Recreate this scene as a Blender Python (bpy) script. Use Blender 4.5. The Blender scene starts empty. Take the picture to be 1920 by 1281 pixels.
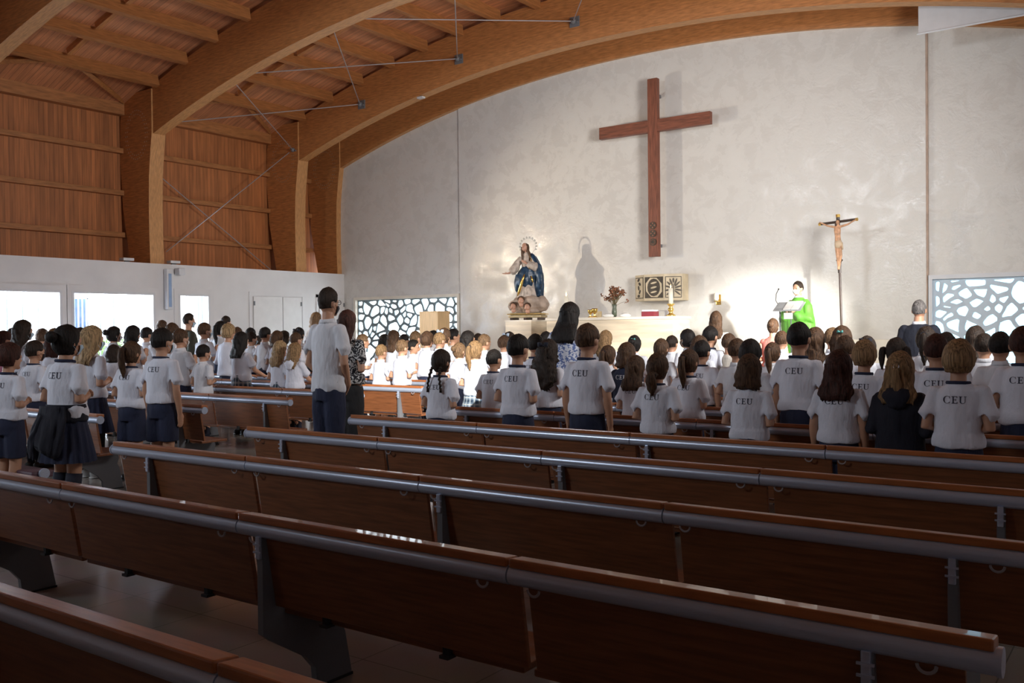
import bpy, bmesh, math, random
from mathutils import Vector, Matrix, noise
from mathutils.bvhtree import BVHTree
R = math.radians
random.seed(7)
COL = bpy.context.scene.collection
EYE = 1.5
# ---------------------------------------------------------------- materials
def nt(name):
    m = bpy.data.materials.new(name); m.use_nodes = True
    n = m.node_tree; b = n.nodes['Principled BSDF']
    return m, n, b
def mat(name, col, rough=.6, metal=0, var=.08, scale=6, stretch=(1,1,1), bump=0, spec=.5, coat=0, emit=None, coords='Object'):
    m, n, b = nt(name)
    tc = n.nodes.new('ShaderNodeTexCoord'); mp = n.nodes.new('ShaderNodeMapping'); mp.inputs['Scale'].default_value = stretch
    nz = n.nodes.new('ShaderNodeTexNoise'); nz.inputs['Scale'].default_value = scale; nz.inputs['Detail'].default_value = 5
    n.links.new(tc.outputs[coords], mp.inputs[0]); n.links.new(mp.outputs[0], nz.inputs['Vector'])
    cr = n.nodes.new('ShaderNodeValToRGB')
    c0 = [max(0, c*(1-var*2.2)) for c in col[:3]]; c1 = [min(1, c*(1+var*2.2)) for c in col[:3]]
    cr.color_ramp.elements[0].position = .3; cr.color_ramp.elements[1].position = .7
    cr.color_ramp.elements[0].color = (*c0, 1); cr.color_ramp.elements[1].color = (*c1, 1)
    n.links.new(nz.outputs['Fac'], cr.inputs[0]); n.links.new(cr.outputs[0], b.inputs['Base Color'])
    b.inputs['Roughness'].default_value = rough; b.inputs['Metallic'].default_value = metal
    b.inputs['Specular IOR Level'].default_value = spec; b.inputs['Coat Weight'].default_value = coat
    if bump:
        bp = n.nodes.new('ShaderNodeBump'); bp.inputs['Strength'].default_value = bump; bp.inputs['Distance'].default_value = .01
        n.links.new(nz.outputs['Fac'], bp.inputs['Height']); n.links.new(bp.outputs[0], b.inputs['Normal'])
    if emit:
        b.inputs['Emission Color'].default_value = (*emit[:3], 1); b.inputs['Emission Strength'].default_value = emit[3]
    return m
def board_mat(name, col, axis, pitch, grain=(1,1,1), rough=.55, dark=.55):
    """boards running across `axis`, a groove every `pitch` metres"""
    m = mat(name, col, rough, var=.10, scale=3, stretch=grain)
    n = m.node_tree; b = n.nodes['Principled BSDF']
    tc = n.nodes.new('ShaderNodeTexCoord'); sx = n.nodes.new('ShaderNodeSeparateXYZ'); n.links.new(tc.outputs['Object'], sx.inputs[0])
    d = n.nodes.new('ShaderNodeMath'); d.operation = 'DIVIDE'; d.inputs[1].default_value = pitch; n.links.new(sx.outputs['XYZ'.index(axis)], d.inputs[0])
    f = n.nodes.new('ShaderNodeMath'); f.operation = 'FRACT'; n.links.new(d.outputs[0], f.inputs[0])
    g = n.nodes.new('ShaderNodeMath'); g.operation = 'LESS_THAN'; g.inputs[1].default_value = .09; n.links.new(f.outputs[0], g.inputs[0])
    fl = n.nodes.new('ShaderNodeMath'); fl.operation = 'FLOOR'; n.links.new(d.outputs[0], fl.inputs[0])
    wn = n.nodes.new('ShaderNodeTexWhiteNoise'); wn.noise_dimensions = '1D'; n.links.new(fl.outputs[0], wn.inputs['W'])
    mr = n.nodes.new('ShaderNodeMapRange'); mr.inputs['To Min'].default_value = .8; mr.inputs['To Max'].default_value = 1.15; n.links.new(wn.outputs['Value'], mr.inputs[0])
    mm = n.nodes.new('ShaderNodeMath'); mm.operation = 'MULTIPLY'
    ma = n.nodes.new('ShaderNodeMapRange'); ma.inputs['To Min'].default_value = 1; ma.inputs['To Max'].default_value = dark; n.links.new(g.outputs[0], ma.inputs[0])
    n.links.new(mr.outputs[0], mm.inputs[0]); n.links.new(ma.outputs[0], mm.inputs[1])
    vm = n.nodes.new('ShaderNodeVectorMath'); vm.operation = 'SCALE'
    src = b.inputs['Base Color'].links[0].from_socket
    n.links.new(src, vm.inputs[0]); n.links.new(mm.outputs[0], vm.inputs['Scale']); n.links.new(vm.outputs[0], b.inputs['Base Color'])
    return m
M = {}
M['pew_wood'] = mat('pew_wood', (.215,.078,.030), .42, var=.12, scale=5, stretch=(1,6,14), coat=.15)
M['pew_cap'] = mat('pew_cap', (.42,.14,.045), .35, var=.10, scale=6, stretch=(1,8,8), coat=.25)
M['alu'] = mat('anodised_metal', (.56,.64,.80), .30, metal=.45, var=.03, scale=30, stretch=(.2,4,4))
M['grey_steel'] = mat('grey_painted_steel', (.16,.165,.18), .5, var=.03)
M['black'] = mat('black_rubber', (.015,.015,.017), .6, var=.05)
M['clear_hook'] = mat('clear_plastic_hook', (.35,.32,.33), .3, var=.03)
M['beam'] = mat('glulam_beam', (.46,.19,.062), .5, var=.13, scale=4, stretch=(1.2,6,9), bump=.05)
M['beam_edge'] = mat('glulam_soffit', (.52,.26,.10), .5, var=.10, scale=5, stretch=(1.5,8,1.5))
M['purlin'] = mat('purlin_wood', (.37,.15,.048), .55, var=.12, scale=4, stretch=(8,1,8))
M['roof_board'] = board_mat('roof_boards', (.54,.225,.105), 'Y', .11, grain=(.6,6,.6))
M['wall_board'] = board_mat('wall_boards', (.43,.155,.050), 'Y', .10, grain=(6,6,.5))
M['white_wall'] = mat('white_paint', (.70,.69,.70), .6, var=.02, scale=2)
M['white_frame'] = mat('white_window_frame', (.66,.67,.70), .4, var=.01)
M['door_paint'] = mat('door_paint', (.71,.70,.70), .45, var=.015)
M['stone'] = mat('cream_marble', (.66,.56,.42), .35, var=.10, scale=2.2, stretch=(.6,1,5), coat=.1)
M['stone_pale'] = mat('pale_marble', (.78,.72,.62), .35, var=.05, scale=3)
M['light_oak'] = mat('light_oak', (.60,.42,.23), .5, var=.07, scale=5, stretch=(7,7,.6))
M['cross_wood'] = mat('cross_wood', (.20,.065,.035), .5, var=.18, scale=5, stretch=(8,8,.7))
M['cross_wood_h'] = mat('cross_wood_arm', (.20,.065,.035), .5, var=.18, scale=5, stretch=(.7,8,8))
M['dark_wood'] = mat('dark_wood', (.05,.028,.02), .4, var=.15)
M['gold'] = mat('gilding', (.80,.55,.16), .25, metal=.9, var=.10, scale=12)
M['old_gold'] = mat('old_gold', (.50,.40,.24), .4, metal=.5, var=.10, scale=20)
M['bronze'] = mat('dark_bronze', (.07,.055,.04), .45, metal=.4, var=.15, scale=14)
M['cream_plate'] = mat('cream_plate', (.62,.52,.36), .5, var=.06)
M['silver'] = mat('silver_star', (.42,.40,.36), .4, metal=.6, var=.05)
M['cable'] = mat('steel_cable', (.42,.40,.42), .4, metal=.5, var=.02)
M['blue_panel'] = mat('blue_grille', (.28,.40,.62), .5, var=.05)
M['fence'] = mat('grey_louvre', (.22,.27,.33), .6, var=.02)
M['blue_louvre'] = mat('blue_louvre', (.20,.32,.52), .6, var=.1)
M['lattice_l'] = mat('lattice_grey', (.22,.28,.31), .6, var=.06)
M['lattice_r'] = mat('lattice_pale_blue', (.55,.64,.73), .6, var=.03)
M['paper'] = mat('paper', (.80,.80,.77), .6, var=.02)
M['red_book'] = mat('red_book', (.20,.02,.03), .5, var=.05)
M['wax'] = mat('candle_wax', (.80,.76,.64), .5, var=.02)
M['flame'] = mat('candle_flame', (1,.75,.3), .5, var=0, emit=(1,.65,.25,6))
M['dry_flower'] = mat('dried_flowers', (.24,.10,.05), .8, var=.4, scale=30)
M['stems'] = mat('dried_stems', (.20,.17,.09), .8, var=.2, scale=20)
M['glass_vase'] = mat('green_vase', (.10,.12,.08), .25, var=.1)
M['screen'] = mat('projection_fabric', (.62,.62,.64), .7, var=.02)
# floor
def floor_mat():
    m, n, b = nt('polished_marble_floor')
    tc = n.nodes.new('ShaderNodeTexCoord'); br = n.nodes.new('ShaderNodeTexBrick'); br.offset = 0
    br.inputs['Scale'].default_value = 1.0; br.inputs['Brick Width'].default_value = .6; br.inputs['Row Height'].default_value = .6; br.inputs['Mortar Size'].default_value = .003
    br.inputs['Color1'].default_value = (.43,.39,.36,1); br.inputs['Color2'].default_value = (.39,.35,.32,1); br.inputs['Mortar'].default_value = (.22,.2,.18,1)
    n.links.new(tc.outputs['Object'], br.inputs['Vector'])
    nz = n.nodes.new('ShaderNodeTexNoise'); nz.inputs['Scale'].default_value = 2.5; nz.inputs['Detail'].default_value = 8; n.links.new(tc.outputs['Object'], nz.inputs['Vector'])
    mx = n.nodes.new('ShaderNodeMix'); mx.data_type = 'RGBA'; mx.blend_type = 'MULTIPLY'; mx.inputs[0].default_value = .35
    n.links.new(br.outputs['Color'], mx.inputs[6]); n.links.new(nz.outputs['Color'], mx.inputs[7]); n.links.new(mx.outputs[2], b.inputs['Base Color'])
    b.inputs['Roughness'].default_value = .16
    return m
M['floor'] = floor_mat()
def stucco():
    m, n, b = nt('polished_stucco')
    tc = n.nodes.new('ShaderNodeTexCoord')
    nz = n.nodes.new('ShaderNodeTexNoise'); nz.inputs['Scale'].default_value = 2.7; nz.inputs['Detail'].default_value = 10; nz.inputs['Roughness'].default_value = .68; nz.inputs['Distortion'].default_value = .4
    n.links.new(tc.outputs['Object'], nz.inputs['Vector'])
    cr = n.nodes.new('ShaderNodeValToRGB'); cr.color_ramp.elements[0].position = .35; cr.color_ramp.elements[1].position = .65
    cr.color_ramp.elements[0].color = (.66,.635,.60,1); cr.color_ramp.elements[1].color = (.70,.68,.645,1)
    n.links.new(nz.outputs['Fac'], cr.inputs[0]); n.links.new(cr.outputs[0], b.inputs['Base Color'])
    mr = n.nodes.new('ShaderNodeMapRange'); mr.inputs['From Min'].default_value = .42; mr.inputs['From Max'].default_value = .60; mr.inputs['To Min'].default_value = .13; mr.inputs['To Max'].default_value = .52
    n.links.new(nz.outputs['Fac'], mr.inputs[0]); n.links.new(mr.outputs[0], b.inputs['Roughness'])
    bp = n.nodes.new('ShaderNodeBump'); bp.inputs['Strength'].default_value = .5; bp.inputs['Distance'].default_value = .02
    n.links.new(nz.outputs['Fac'], bp.inputs['Height']); n.links.new(bp.outputs[0], b.inputs['Normal'])
    return m
M['stucco'] = stucco()
def glass():
    m, n, b = nt('window_glass')
    g = n.nodes.new('ShaderNodeBsdfTransparent'); gl = n.nodes.new('ShaderNodeBsdfGlossy'); gl.inputs['Roughness'].default_value = .03
    mx = n.nodes.new('ShaderNodeMixShader'); mx.inputs[0].default_value = .05
    n.links.new(g.outputs[0], mx.inputs[1]); n.links.new(gl.outputs[0], mx.inputs[2]); n.links.new(mx.outputs[0], n.nodes['Material Output'].inputs[0])
    return m
M['glass'] = glass()
def frosted(name, col, strength, vary):
    m, n, b = nt(name)
    tr = n.nodes.new('ShaderNodeBsdfTranslucent'); tr.inputs[0].default_value = (*col, 1)
    em = n.nodes.new('ShaderNodeEmission'); em.inputs[1].default_value = strength  # daylight behind the pane is put in as emission of the glass
    nz = n.nodes.new('ShaderNodeTexNoise'); nz.inputs['Scale'].default_value = 1.2
    cr = n.nodes.new('ShaderNodeValToRGB'); cr.color_ramp.elements[0].color = (*[c*(1-vary) for c in col], 1); cr.color_ramp.elements[1].color = (*col, 1)
    n.links.new(nz.outputs['Fac'], cr.inputs[0]); n.links.new(cr.outputs[0], em.inputs[0])
    ad = n.nodes.new('ShaderNodeAddShader'); n.links.new(tr.outputs[0], ad.inputs[0]); n.links.new(em.outputs[0], ad.inputs[1])
    n.links.new(ad.outputs[0], n.nodes['Material Output'].inputs[0])
    return m
M['day_glass'] = frosted('bright_frosted_glass', (.93,.98,1.0), 1.6, .05)
M['blue_glass'] = frosted('pale_blue_frosted_glass', (.60,.86,.96), .50, .2)
# ---------------------------------------------------------------- geometry helpers
def smooth(me, on=True):
    for p in me.polygons: p.use_smooth = on
def obj(name, bm, m=None, parent=None, sm=False, kind=None, autos=None):
    me = bpy.data.meshes.new(name); bmesh.ops.recalc_face_normals(bm, faces=bm.faces[:]); bm.to_mesh(me); bm.free()
    if m is not None:
        for q in (m if isinstance(m, (list, tuple)) else [m]): me.materials.append(q)
    if sm: smooth(me)
    if autos is not None:
        smooth(me)
        try: me.set_sharp_from_angle(angle=R(autos))
        except Exception: pass
    o = bpy.data.objects.new(name, me); COL.objects.link(o)
    if parent: o.parent = parent
    if kind: o['kind'] = kind
    return o
def use(name, me, parent):
    o = bpy.data.objects.new(name, me); COL.objects.link(o); o.parent = parent; return o
def thing(name, label, cat, loc=(0,0,0), rz=0, group=None):
    o = bpy.data.objects.new(name, None); COL.objects.link(o); o.empty_display_size = .1
    o.location = loc; o.rotation_euler = (0,0,rz); o['label'] = label; o['category'] = cat
    if group: o['group'] = group
    return o
def tag(o, label, cat, group=None):
    o['label'] = label; o['category'] = cat
    if group: o['group'] = group
    return o
def box(bm, x0, x1, y0, y1, z0, z1, mi=0, bev=0):
    g = bmesh.ops.create_cube(bm, size=1)['verts']
    for v in g:
        v.co = Vector(((x0+x1)/2+v.co.x*(x1-x0), (y0+y1)/2+v.co.y*(y1-y0), (z0+z1)/2+v.co.z*(z1-z0)))
    fs = {f for v in g for f in v.link_faces}
    for f in fs: f.material_index = mi
    if bev:
        es = {e for v in g for e in v.link_edges}
        bmesh.ops.bevel(bm, geom=list(es), offset=bev, segments=2, affect='EDGES', profile=.6)
    return bm
def prism(bm, poly, axis, a0, a1, mi=0):
    """extrude a 2-D polygon along an axis ('x': poly=(y,z); 'y': poly=(x,z); 'z': poly=(x,y))"""
    def P(p, a):
        return {'x': (a, p[0], p[1]), 'y': (p[0], a, p[1]), 'z': (p[0], p[1], a)}[axis]
    A = [bm.verts.new(P(p, a0)) for p in poly]; B = [bm.verts.new(P(p, a1)) for p in poly]
    fs = [bm.faces.new(A), bm.faces.new(B[::-1])]
    for i in range(len(poly)):
        j = (i+1) % len(poly); fs.append(bm.faces.new((A[i], B[i], B[j], A[j])))
    for f in fs: f.material_index = mi
def tube(bm, pts, rad, seg=12, mi=0, up=None, sq=2.0, caps=True):
    """loft through pts; rad per point: r or (r_side, r_up); superellipse exponent sq"""
    pts = [Vector(p) for p in pts]; n = len(pts); rings = []
    rad = list(rad) if isinstance(rad, (list, tuple)) and len(rad) == n else [rad]*n
    up = Vector(up) if up else None; prev = None
    for i, p in enumerate(pts):
        t = (pts[min(i+1, n-1)]-pts[max(i-1, 0)]).normalized()
        if up is not None: u = up
        elif prev is not None: u = prev
        else: u = Vector((0,0,1)) if abs(t.z) < .9 else Vector((0,1,0))
        s = t.cross(u)
        if s.length < 1e-5: s = t.cross(Vector((1,0,0)))
        s.normalize(); u2 = s.cross(t).normalized(); prev = u2
        r = rad[i]; ra, rb = r if isinstance(r, (list, tuple)) else (r, r)
        ring = []
        for k in range(seg):
            a = 2*math.pi*k/seg; c, d = math.cos(a), math.sin(a)
            if sq != 2.0:
                q = (abs(c)**sq+abs(d)**sq)**(-1/sq); c *= q; d *= q
            ring.append(bm.verts.new(p+s*ra*c+u2*rb*d))
        rings.append(ring)
    for i in range(n-1):
        for k in range(seg):
            f = bm.faces.new((rings[i][k], rings[i][(k+1)%seg], rings[i+1][(k+1)%seg], rings[i+1][k])); f.material_index = mi
    if caps:
        bm.faces.new(rings[0][::-1]).material_index = mi; bm.faces.new(rings[-1]).material_index = mi
    return rings
def ball(bm, c, r, rot=None, u=16, v=10, mi=0):
    g = bmesh.ops.create_uvsphere(bm, u_segments=u, v_segments=v, radius=1)['verts']
    r = r if isinstance(r, (list, tuple)) else (r, r, r)
    for q in g:
        w = Vector((q.co.x*r[0], q.co.y*r[1], q.co.z*r[2]))
        if rot: w = rot @ w
        q.co = w+Vector(c)
    for f in {f for q in g for f in q.link_faces}: f.material_index = mi
    return g
def lathe(bm, prof, seg=16, c=(0,0,0), mi=0):
    tube(bm, [(c[0], c[1], c[2]+z) for r, z in prof], [r for r, z in prof], seg, mi, up=(0,1,0))
def fuse(name, bm, voxel, ratio=1.0, sm=3, mats=()):
    """merge all the overlapping closed shapes of bm into one continuous skin"""
    me = bpy.data.meshes.new(name+'_src'); bmesh.ops.recalc_face_normals(bm, faces=bm.faces[:]); bm.to_mesh(me); bm.free()
    o = bpy.data.objects.new(name+'_src', me); COL.objects.link(o)
    md = o.modifiers.new('r', 'REMESH'); md.mode = 'VOXEL'; md.voxel_size = voxel
    if sm:
        s = o.modifiers.new('s', 'SMOOTH'); s.iterations = sm; s.factor = .5
    if ratio < 1:
        d = o.modifiers.new('d', 'DECIMATE'); d.ratio = ratio
    dg = bpy.context.evaluated_depsgraph_get(); dg.update()
    out = bpy.data.meshes.new_from_object(o.evaluated_get(dg)); out.name = name
    bpy.data.objects.remove(o); bpy.data.meshes.remove(me)
    out.materials.clear()
    for m in mats: out.materials.append(m)
    smooth(out); return out
def bm_mesh(name, bm, mats=(), sm=True):
    me = bpy.data.meshes.new(name); bmesh.ops.recalc_face_normals(bm, faces=bm.faces[:]); bm.to_mesh(me); bm.free()
    for m in mats: me.materials.append(m)
    if sm: smooth(me)
    return me
# ---------------------------------------------------------------- camera
F = 1732.4
yaw, pitch, roll = R(35.58), R(-.816), R(-.596)
fw = Vector((-math.sin(yaw)*math.cos(pitch), math.cos(yaw)*math.cos(pitch), math.sin(pitch)))
r0 = Vector((math.cos(yaw), math.sin(yaw), 0)); u0 = r0.cross(fw)
rt = math.cos(roll)*r0+math.sin(roll)*u0; upv = -math.sin(roll)*r0+math.cos(roll)*u0
cam = bpy.data.cameras.new('camera'); co = bpy.data.objects.new('camera', cam); COL.objects.link(co)
cam.sensor_width = 36; cam.lens = F/1920*36; cam.clip_end = 200; cam.clip_start = .05
co.matrix_world = Matrix((( rt.x, upv.x, -fw.x, 0), (rt.y, upv.y, -fw.y, 0), (rt.z, upv.z, -fw.z, EYE), (0,0,0,1)))
bpy.context.scene.camera = co
def ray(x, y): return rt*((x-960)/F)-upv*((y-640.5)/F)+fw
def aty(x, y, Y): d = ray(x, y); return d*(Y/d.y)+Vector((0,0,EYE))
def atx(x, y, X): d = ray(x, y); return d*(X/d.x)+Vector((0,0,EYE))
def atz(x, y, z): d = ray(x, y); return d*((z-EYE)/d.z)+Vector((0,0,EYE))
# ================================================================ the hall
XW, XO, YF, XR, YB = -17.5, -18.65, 17.0, 1.0, -4.0
XC, HALF = -8.75, 8.75
def soffit(x): return 7.06-1.39*min(1.35, abs(x-XC)/HALF)**2.1
# floor
bm = bmesh.new(); box(bm, XW-1.4, XR+.3, YB-.3, YF+1.2, -.2, 0); obj('floor', bm, M['floor'], kind='structure')
# left wall: low white wall with window openings
WINS = [(-1.0,2.6),(2.9,5.9),(6.2,9.49),(9.68,11.5),(12.06,12.87)]
WZ0, WZ1 = .95, 2.33
bm = bmesh.new()
y = YB
for a, b in WINS:
    box(bm, XW-.25, XW, y, a, 0, 2.95); box(bm, XW-.25, XW, a, b, 0, WZ0); box(bm, XW-.25, XW, a, b, WZ1, 2.95); y = b
box(bm, XW-.25, XW, y, YF, 0, 2.95)
box(bm, XO-.1, XW-.25, YB, YF, 2.87, 2.95)
obj('wall_left', bm, M['white_wall'], kind='structure')
for i, (a, b) in enumerate(WINS):
    w = bpy.data.objects.new('window_%d' % (i+1), None); COL.objects.link(w); w['kind'] = 'structure'; w.location = (XW, (a+b)/2, WZ0)
    bm = bmesh.new(); t = .05; L = (b-a)/2; H = WZ1-WZ0
    for q in ((-L,-L+t,t,H-t),(L-t,L,t,H-t),(-L,L,0,t),(-L,L,H-t,H)): box(bm, -.16, .025, q[0], q[1], q[2], q[3])
    if i >= 3: pass
    obj('window_frame', bm, M['white_frame'], w)
    bm = bmesh.new(); box(bm, -.11, -.105, -L+t, L-t, t, H-t); obj('window_pane', bm, M['glass'], w)
    bm = bmesh.new()
    box(bm, 0, .02, -L-.10, L+.10, H, H+.10); box(bm, 0, .02, -L-.10, -L, 0, H); box(bm, 0, .02, L, L+.10, 0, H)
    obj('window_trim', bm, M['white_wall'], w)
# slats standing outside the windows
for (a, b), nm in (((10.8, 13.0), 0), ((14.2, 15.2), 1), ((7.4, 8.6), 2)):
    t = thing('louvre_screen', ['screen of thin upright slats outside the window with the blue louvre panel','upright slats outside the narrow window by the white doors','faint upright slats outside the large window at the far left'][nm], 'screen', (XW-.75, (a+b)/2, .3))
    bm = bmesh.new(); L = (b-a)/2+1.0; yy = -L
    while yy < L:
        box(bm, -.01, .01, yy, yy+.022, 0, 2.6); yy += .30
    obj('slat', bm, M['fence'], t); t.children[0]['kind'] = 'stuff'
    bm = bmesh.new(); box(bm, -.02, .02, -L, L, 2.6, 2.65); box(bm, -.02, .02, -L, L, -.3, .02); obj('rail', bm, M['fence'], t)
t = thing('folding_screen', 'blue and white folded louvre panel at the left of the second window', 'screen', (XW-.42, 9.98, .9))
bm = bmesh.new()
for k in range(6): box(bm, -.03, .03, -.26+k*.085, -.26+k*.085+.05, .02, 1.34)
obj('louvre', bm, M['blue_louvre'], t)
bm = bmesh.new(); box(bm, -.035, .035, -.28, .27, 1.28, 1.36); box(bm, -.035, .035, -.28, .27, -.02, .02); box(bm, -.035,.035,.24,.27,0,1.3); obj('frame', bm, M['white_frame'], t)
# ground outside
bm = bmesh.new(); box(bm, XW-9, XW-1.41, YB, YF, -.25, -.05); obj('ground', bm, M['paper'], kind='structure')
t = thing('bush', 'pale green bush outside the window', 'bush', (XW-2.1, 11.9, -.05))
def leafball(c, r, n, s):
    bm = bmesh.new()
    for _ in range(n):
        d = Vector((random.gauss(0,1), random.gauss(0,1), random.gauss(0,1))).normalized()*r*random.uniform(.5,1)
        p = Vector(c)+Vector((d.x, d.y, d.z*.9)); a = Vector((random.gauss(0,1),random.gauss(0,1),random.gauss(0,1))).normalized(); b = a.orthogonal().normalized()
        bm.faces.new([bm.verts.new(p+a*s), bm.verts.new(p+b*s*.5), bm.verts.new(p-a*s), bm.verts.new(p-b*s*.5)])
    return bm
obj('foliage', leafball((0,0,.95), .55, 900, .05), mat('pale_leaf', (.35,.55,.18), .7), t)
bm = bmesh.new(); tube(bm, [(0,0,0),(0,0,.9)], [.04,.02], 8); obj('stem', bm, M['stems'], t)
# cupboard doors flush in the left wall
for i, (a, b) in enumerate([(14.05,14.93),(14.93,15.54),(16.1,17.0-.02)]):
    w = bpy.data.objects.new('door_%d' % (i+1), None); COL.objects.link(w); w['kind'] = 'structure'; w.location = (XW, (a+b)/2, 0)
    L = (b-a)/2
    bm = bmesh.new(); box(bm, 0, .03, -L+.012, L-.012, .02, 2.31, bev=.006); obj('door_leaf', bm, M['door_paint'], w)
    bm = bmesh.new(); s = -1 if i else 1
    box(bm, .03, .055, s*(L-.08)-.015, s*(L-.08)+.015, 1.0, 1.14); obj('door_handle', bm, M['alu'], w)
    bm = bmesh.new()
    for z in (.3, 1.2, 2.1): box(bm, .028, .042, -s*(L-.03)-.02, -s*(L-.03)+.02, z, z+.10)
    obj('door_hinge', bm, M['grey_steel'], w)
bm = bmesh.new()
for a, b in ((14.0,15.6),): box(bm, 0, .018, a-.05, b+.02, 2.33, 2.42); box(bm, 0, .018, a-.05, a+.03, 0, 2.33); box(bm, 0, .018, b-.04, b+.04, 0, 2.33)
box(bm, 0, .018, 16.02, 16.09, 0, 2.40); box(bm, 0,.018,16.02,16.98,2.33,2.40)
o = obj('trim_1', bm, M['white_wall'], kind='structure'); o.location.x = XW
# timber upper wall
bm = bmesh.new(); box(bm, XO-.1, XO, YB, YF+.6, 2.9, 6.35); obj('wall_left_upper', bm, M['wall_board'], kind='structure')
for k, (z, h) in enumerate([(3.56,.11),(4.47,.11),(5.38,.11)]):
    bm = bmesh.new()
    box(bm, XO, XO+.14, YB, YF+.3, z, z+h, bev=.006); obj('trim_%d' % (k+2), bm, M['purlin'], kind='structure')
bm = bmesh.new(); box(bm, XO, XO+.20, YB, YF+.3, 6.2, 6.62, bev=.01); obj('trim_5', bm, M['purlin'], kind='structure')
# roof shell (underside of the boards)
def shell(x): return soffit(x)+1.12
xs = [XO-.4+i*(XR+.8-(XO-.4))/60 for i in range(61)]
bm = bmesh.new()
prev = None
rows = []
for x in xs:
    z = shell(max(x, XC-HALF*1.16) if x < XC else x)
    rows.append([bm.verts.new((x, YB, z)), bm.verts.new((x, YF+.6, z)), bm.verts.new((x, YF+.6, z+.12)), bm.verts.new((x, YB, z+.12))])
for a, b in zip(rows, rows[1:]):
    for k in range(4): bm.faces.new((a[k], a[(k+1)%4], b[(k+1)%4], b[k]))
bm.faces.new(rows[0]); bm.faces.new(rows[-1][::-1])
obj('ceiling', bm, M['roof_board'], kind='structure')
# portal frames
PY = [-.5, 3.5, 7.5, 11.5, 15.5]
where = {-.5:'behind the camera side pews', 3.5:'over the rear pews', 7.5:'crossing the top left corner', 11.5:'springing left of the white door wall, second from the altar', 15.5:'nearest the altar wall, over the statue'}
def arch(Y, th, label, depth=1.0, name='roof_arch', right=True):
    t = thing(name, label, 'arch', (0, Y, 0), group='curved timber roof arches')
    n = 56; X0, X1 = XC-HALF+.02, XC+HALF-.02
    bm = bmesh.new(); lo = []
    for i in range(n+1):
        x = X0+(X1-X0)*i/n; s = soffit(x)
        lo.append((bm.verts.new((x, 0, s)), bm.verts.new((x, th, s)), bm.verts.new((x, th, s+depth)), bm.verts.new((x, 0, s+depth))))
    for a, b in zip(lo, lo[1:]):
        for k in range(4):
            f = bm.faces.new((a[k], a[(k+1)%4], b[(k+1)%4], b[k])); f.material_index = 1 if k == 0 else 0
    bm.faces.new(lo[0]); bm.faces.new(lo[-1][::-1])
    obj('beam', bm, [M['beam'], M['beam_edge']], t)
    for sgn in ((-1, 1) if right else (-1,)):
        X = lambda d: XC+sgn*(HALF+d)   # d>0 outwards
        prof_in = [(0.08,2.95),(0.10,3.6),(.10,4.2),(.08,4.8),(.02,5.3),(-.04,5.68),(-.04,6.3),(-.04,6.62)]
        prof_out = [(.72,6.62),(1.06,6.42),(1.12,6.0),(1.14,5.2),(1.06,4.2),(.92,3.5),(.80,2.95)]
        poly = [(X(d), z) for d, z in prof_in+prof_out]
        bm = bmesh.new(); prism(bm, poly, 'y', -.035, th+.035)
        bm.normal_update()
        for f in bm.faces:
            if abs(f.normal.y) < .3 and sgn*(f.calc_center_median().x-XC) < HALF+.15: f.material_index = 1
        c = obj('column', bm, [M['beam'], M['beam_edge']], t)
        bm = bmesh.new()
        for ring, cnt in ((1.0, 34), (.84, 28)):
            for k in range(cnt):
                a = 2*math.pi*k/cnt
                box_c = (X(.52+.40*ring*math.cos(a)), 5.72+.52*ring*math.sin(a))
                g = bmesh.ops.create_cube(bm, size=.018)['verts']
                for v in g: v.co = Vector((box_c[0]+v.co.x, -.036+v.co.y*.4, box_c[1]+v.co.z))
        obj('bolt', bm, M['silver'], c); c.children[0]['kind'] = 'stuff'
    return t
for Y in PY: arch(Y, .26, 'curved timber roof arch '+where[Y])
arch(YF-.12, .3, 'dark curved timber arch against the white altar wall', name='wall_arch', right=True)
# purlins along the hall
k = 0
for x in [-17.25+.985*i for i in range(18)]:
    z = soffit(x)+.90
    for a, b in zip(PY, PY[1:]+[YF-.1]):
        if b < 7 and x > -12: continue
        bm = bmesh.new(); sl = math.atan2(shell(x+.1)-shell(x-.1), .2)
        box(bm, -.06, .06, a+.27, b, 0, .24, bev=.006)
        o = obj('purlin', bm, M['purlin']); o.location = (x, 0, z-.02); o.rotation_euler[1] = -sl
        bay = {-.5:'rear',3.5:'rearmost visible',7.5:'left foreground',11.5:'middle',15.5:'altar end'}[a]
        k += 1
        tag(o, 'straight timber purlin under the roof boards, %s from the left in the %s bay' % (['first','second','third','fourth','fifth','sixth','seventh','eighth','ninth','tenth','eleventh','twelfth','thirteenth','fourteenth','fifteenth','sixteenth','seventeenth','eighteenth'][round((x+17.25)/.985)], bay), 'beam', 'roof purlins')
# short dark bridging pieces between the purlins
for Yb, nm in ((9.5,'left foreground'), (13.45,'middle')):
    for i in range(12):
        x = -16.76+.985*i
        bm = bmesh.new(); box(bm, -.34, .34, -.045, .045, 0, .13)
        o = obj('bridging_block', bm, M['dark_wood'] if False else M['beam']); o.location = (x, Yb, shell(x)-.125); o.rotation_euler[1] = -math.atan2(shell(x+.1)-shell(x-.1), .2)
        tag(o, 'short dark timber block between roof purlins in the %s bay, %s from the eave' % (nm, ['first','second','third','fourth','fifth','sixth','seventh','eighth','ninth','tenth','eleventh','twelfth'][i]), 'block', 'bridging blocks')
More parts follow.
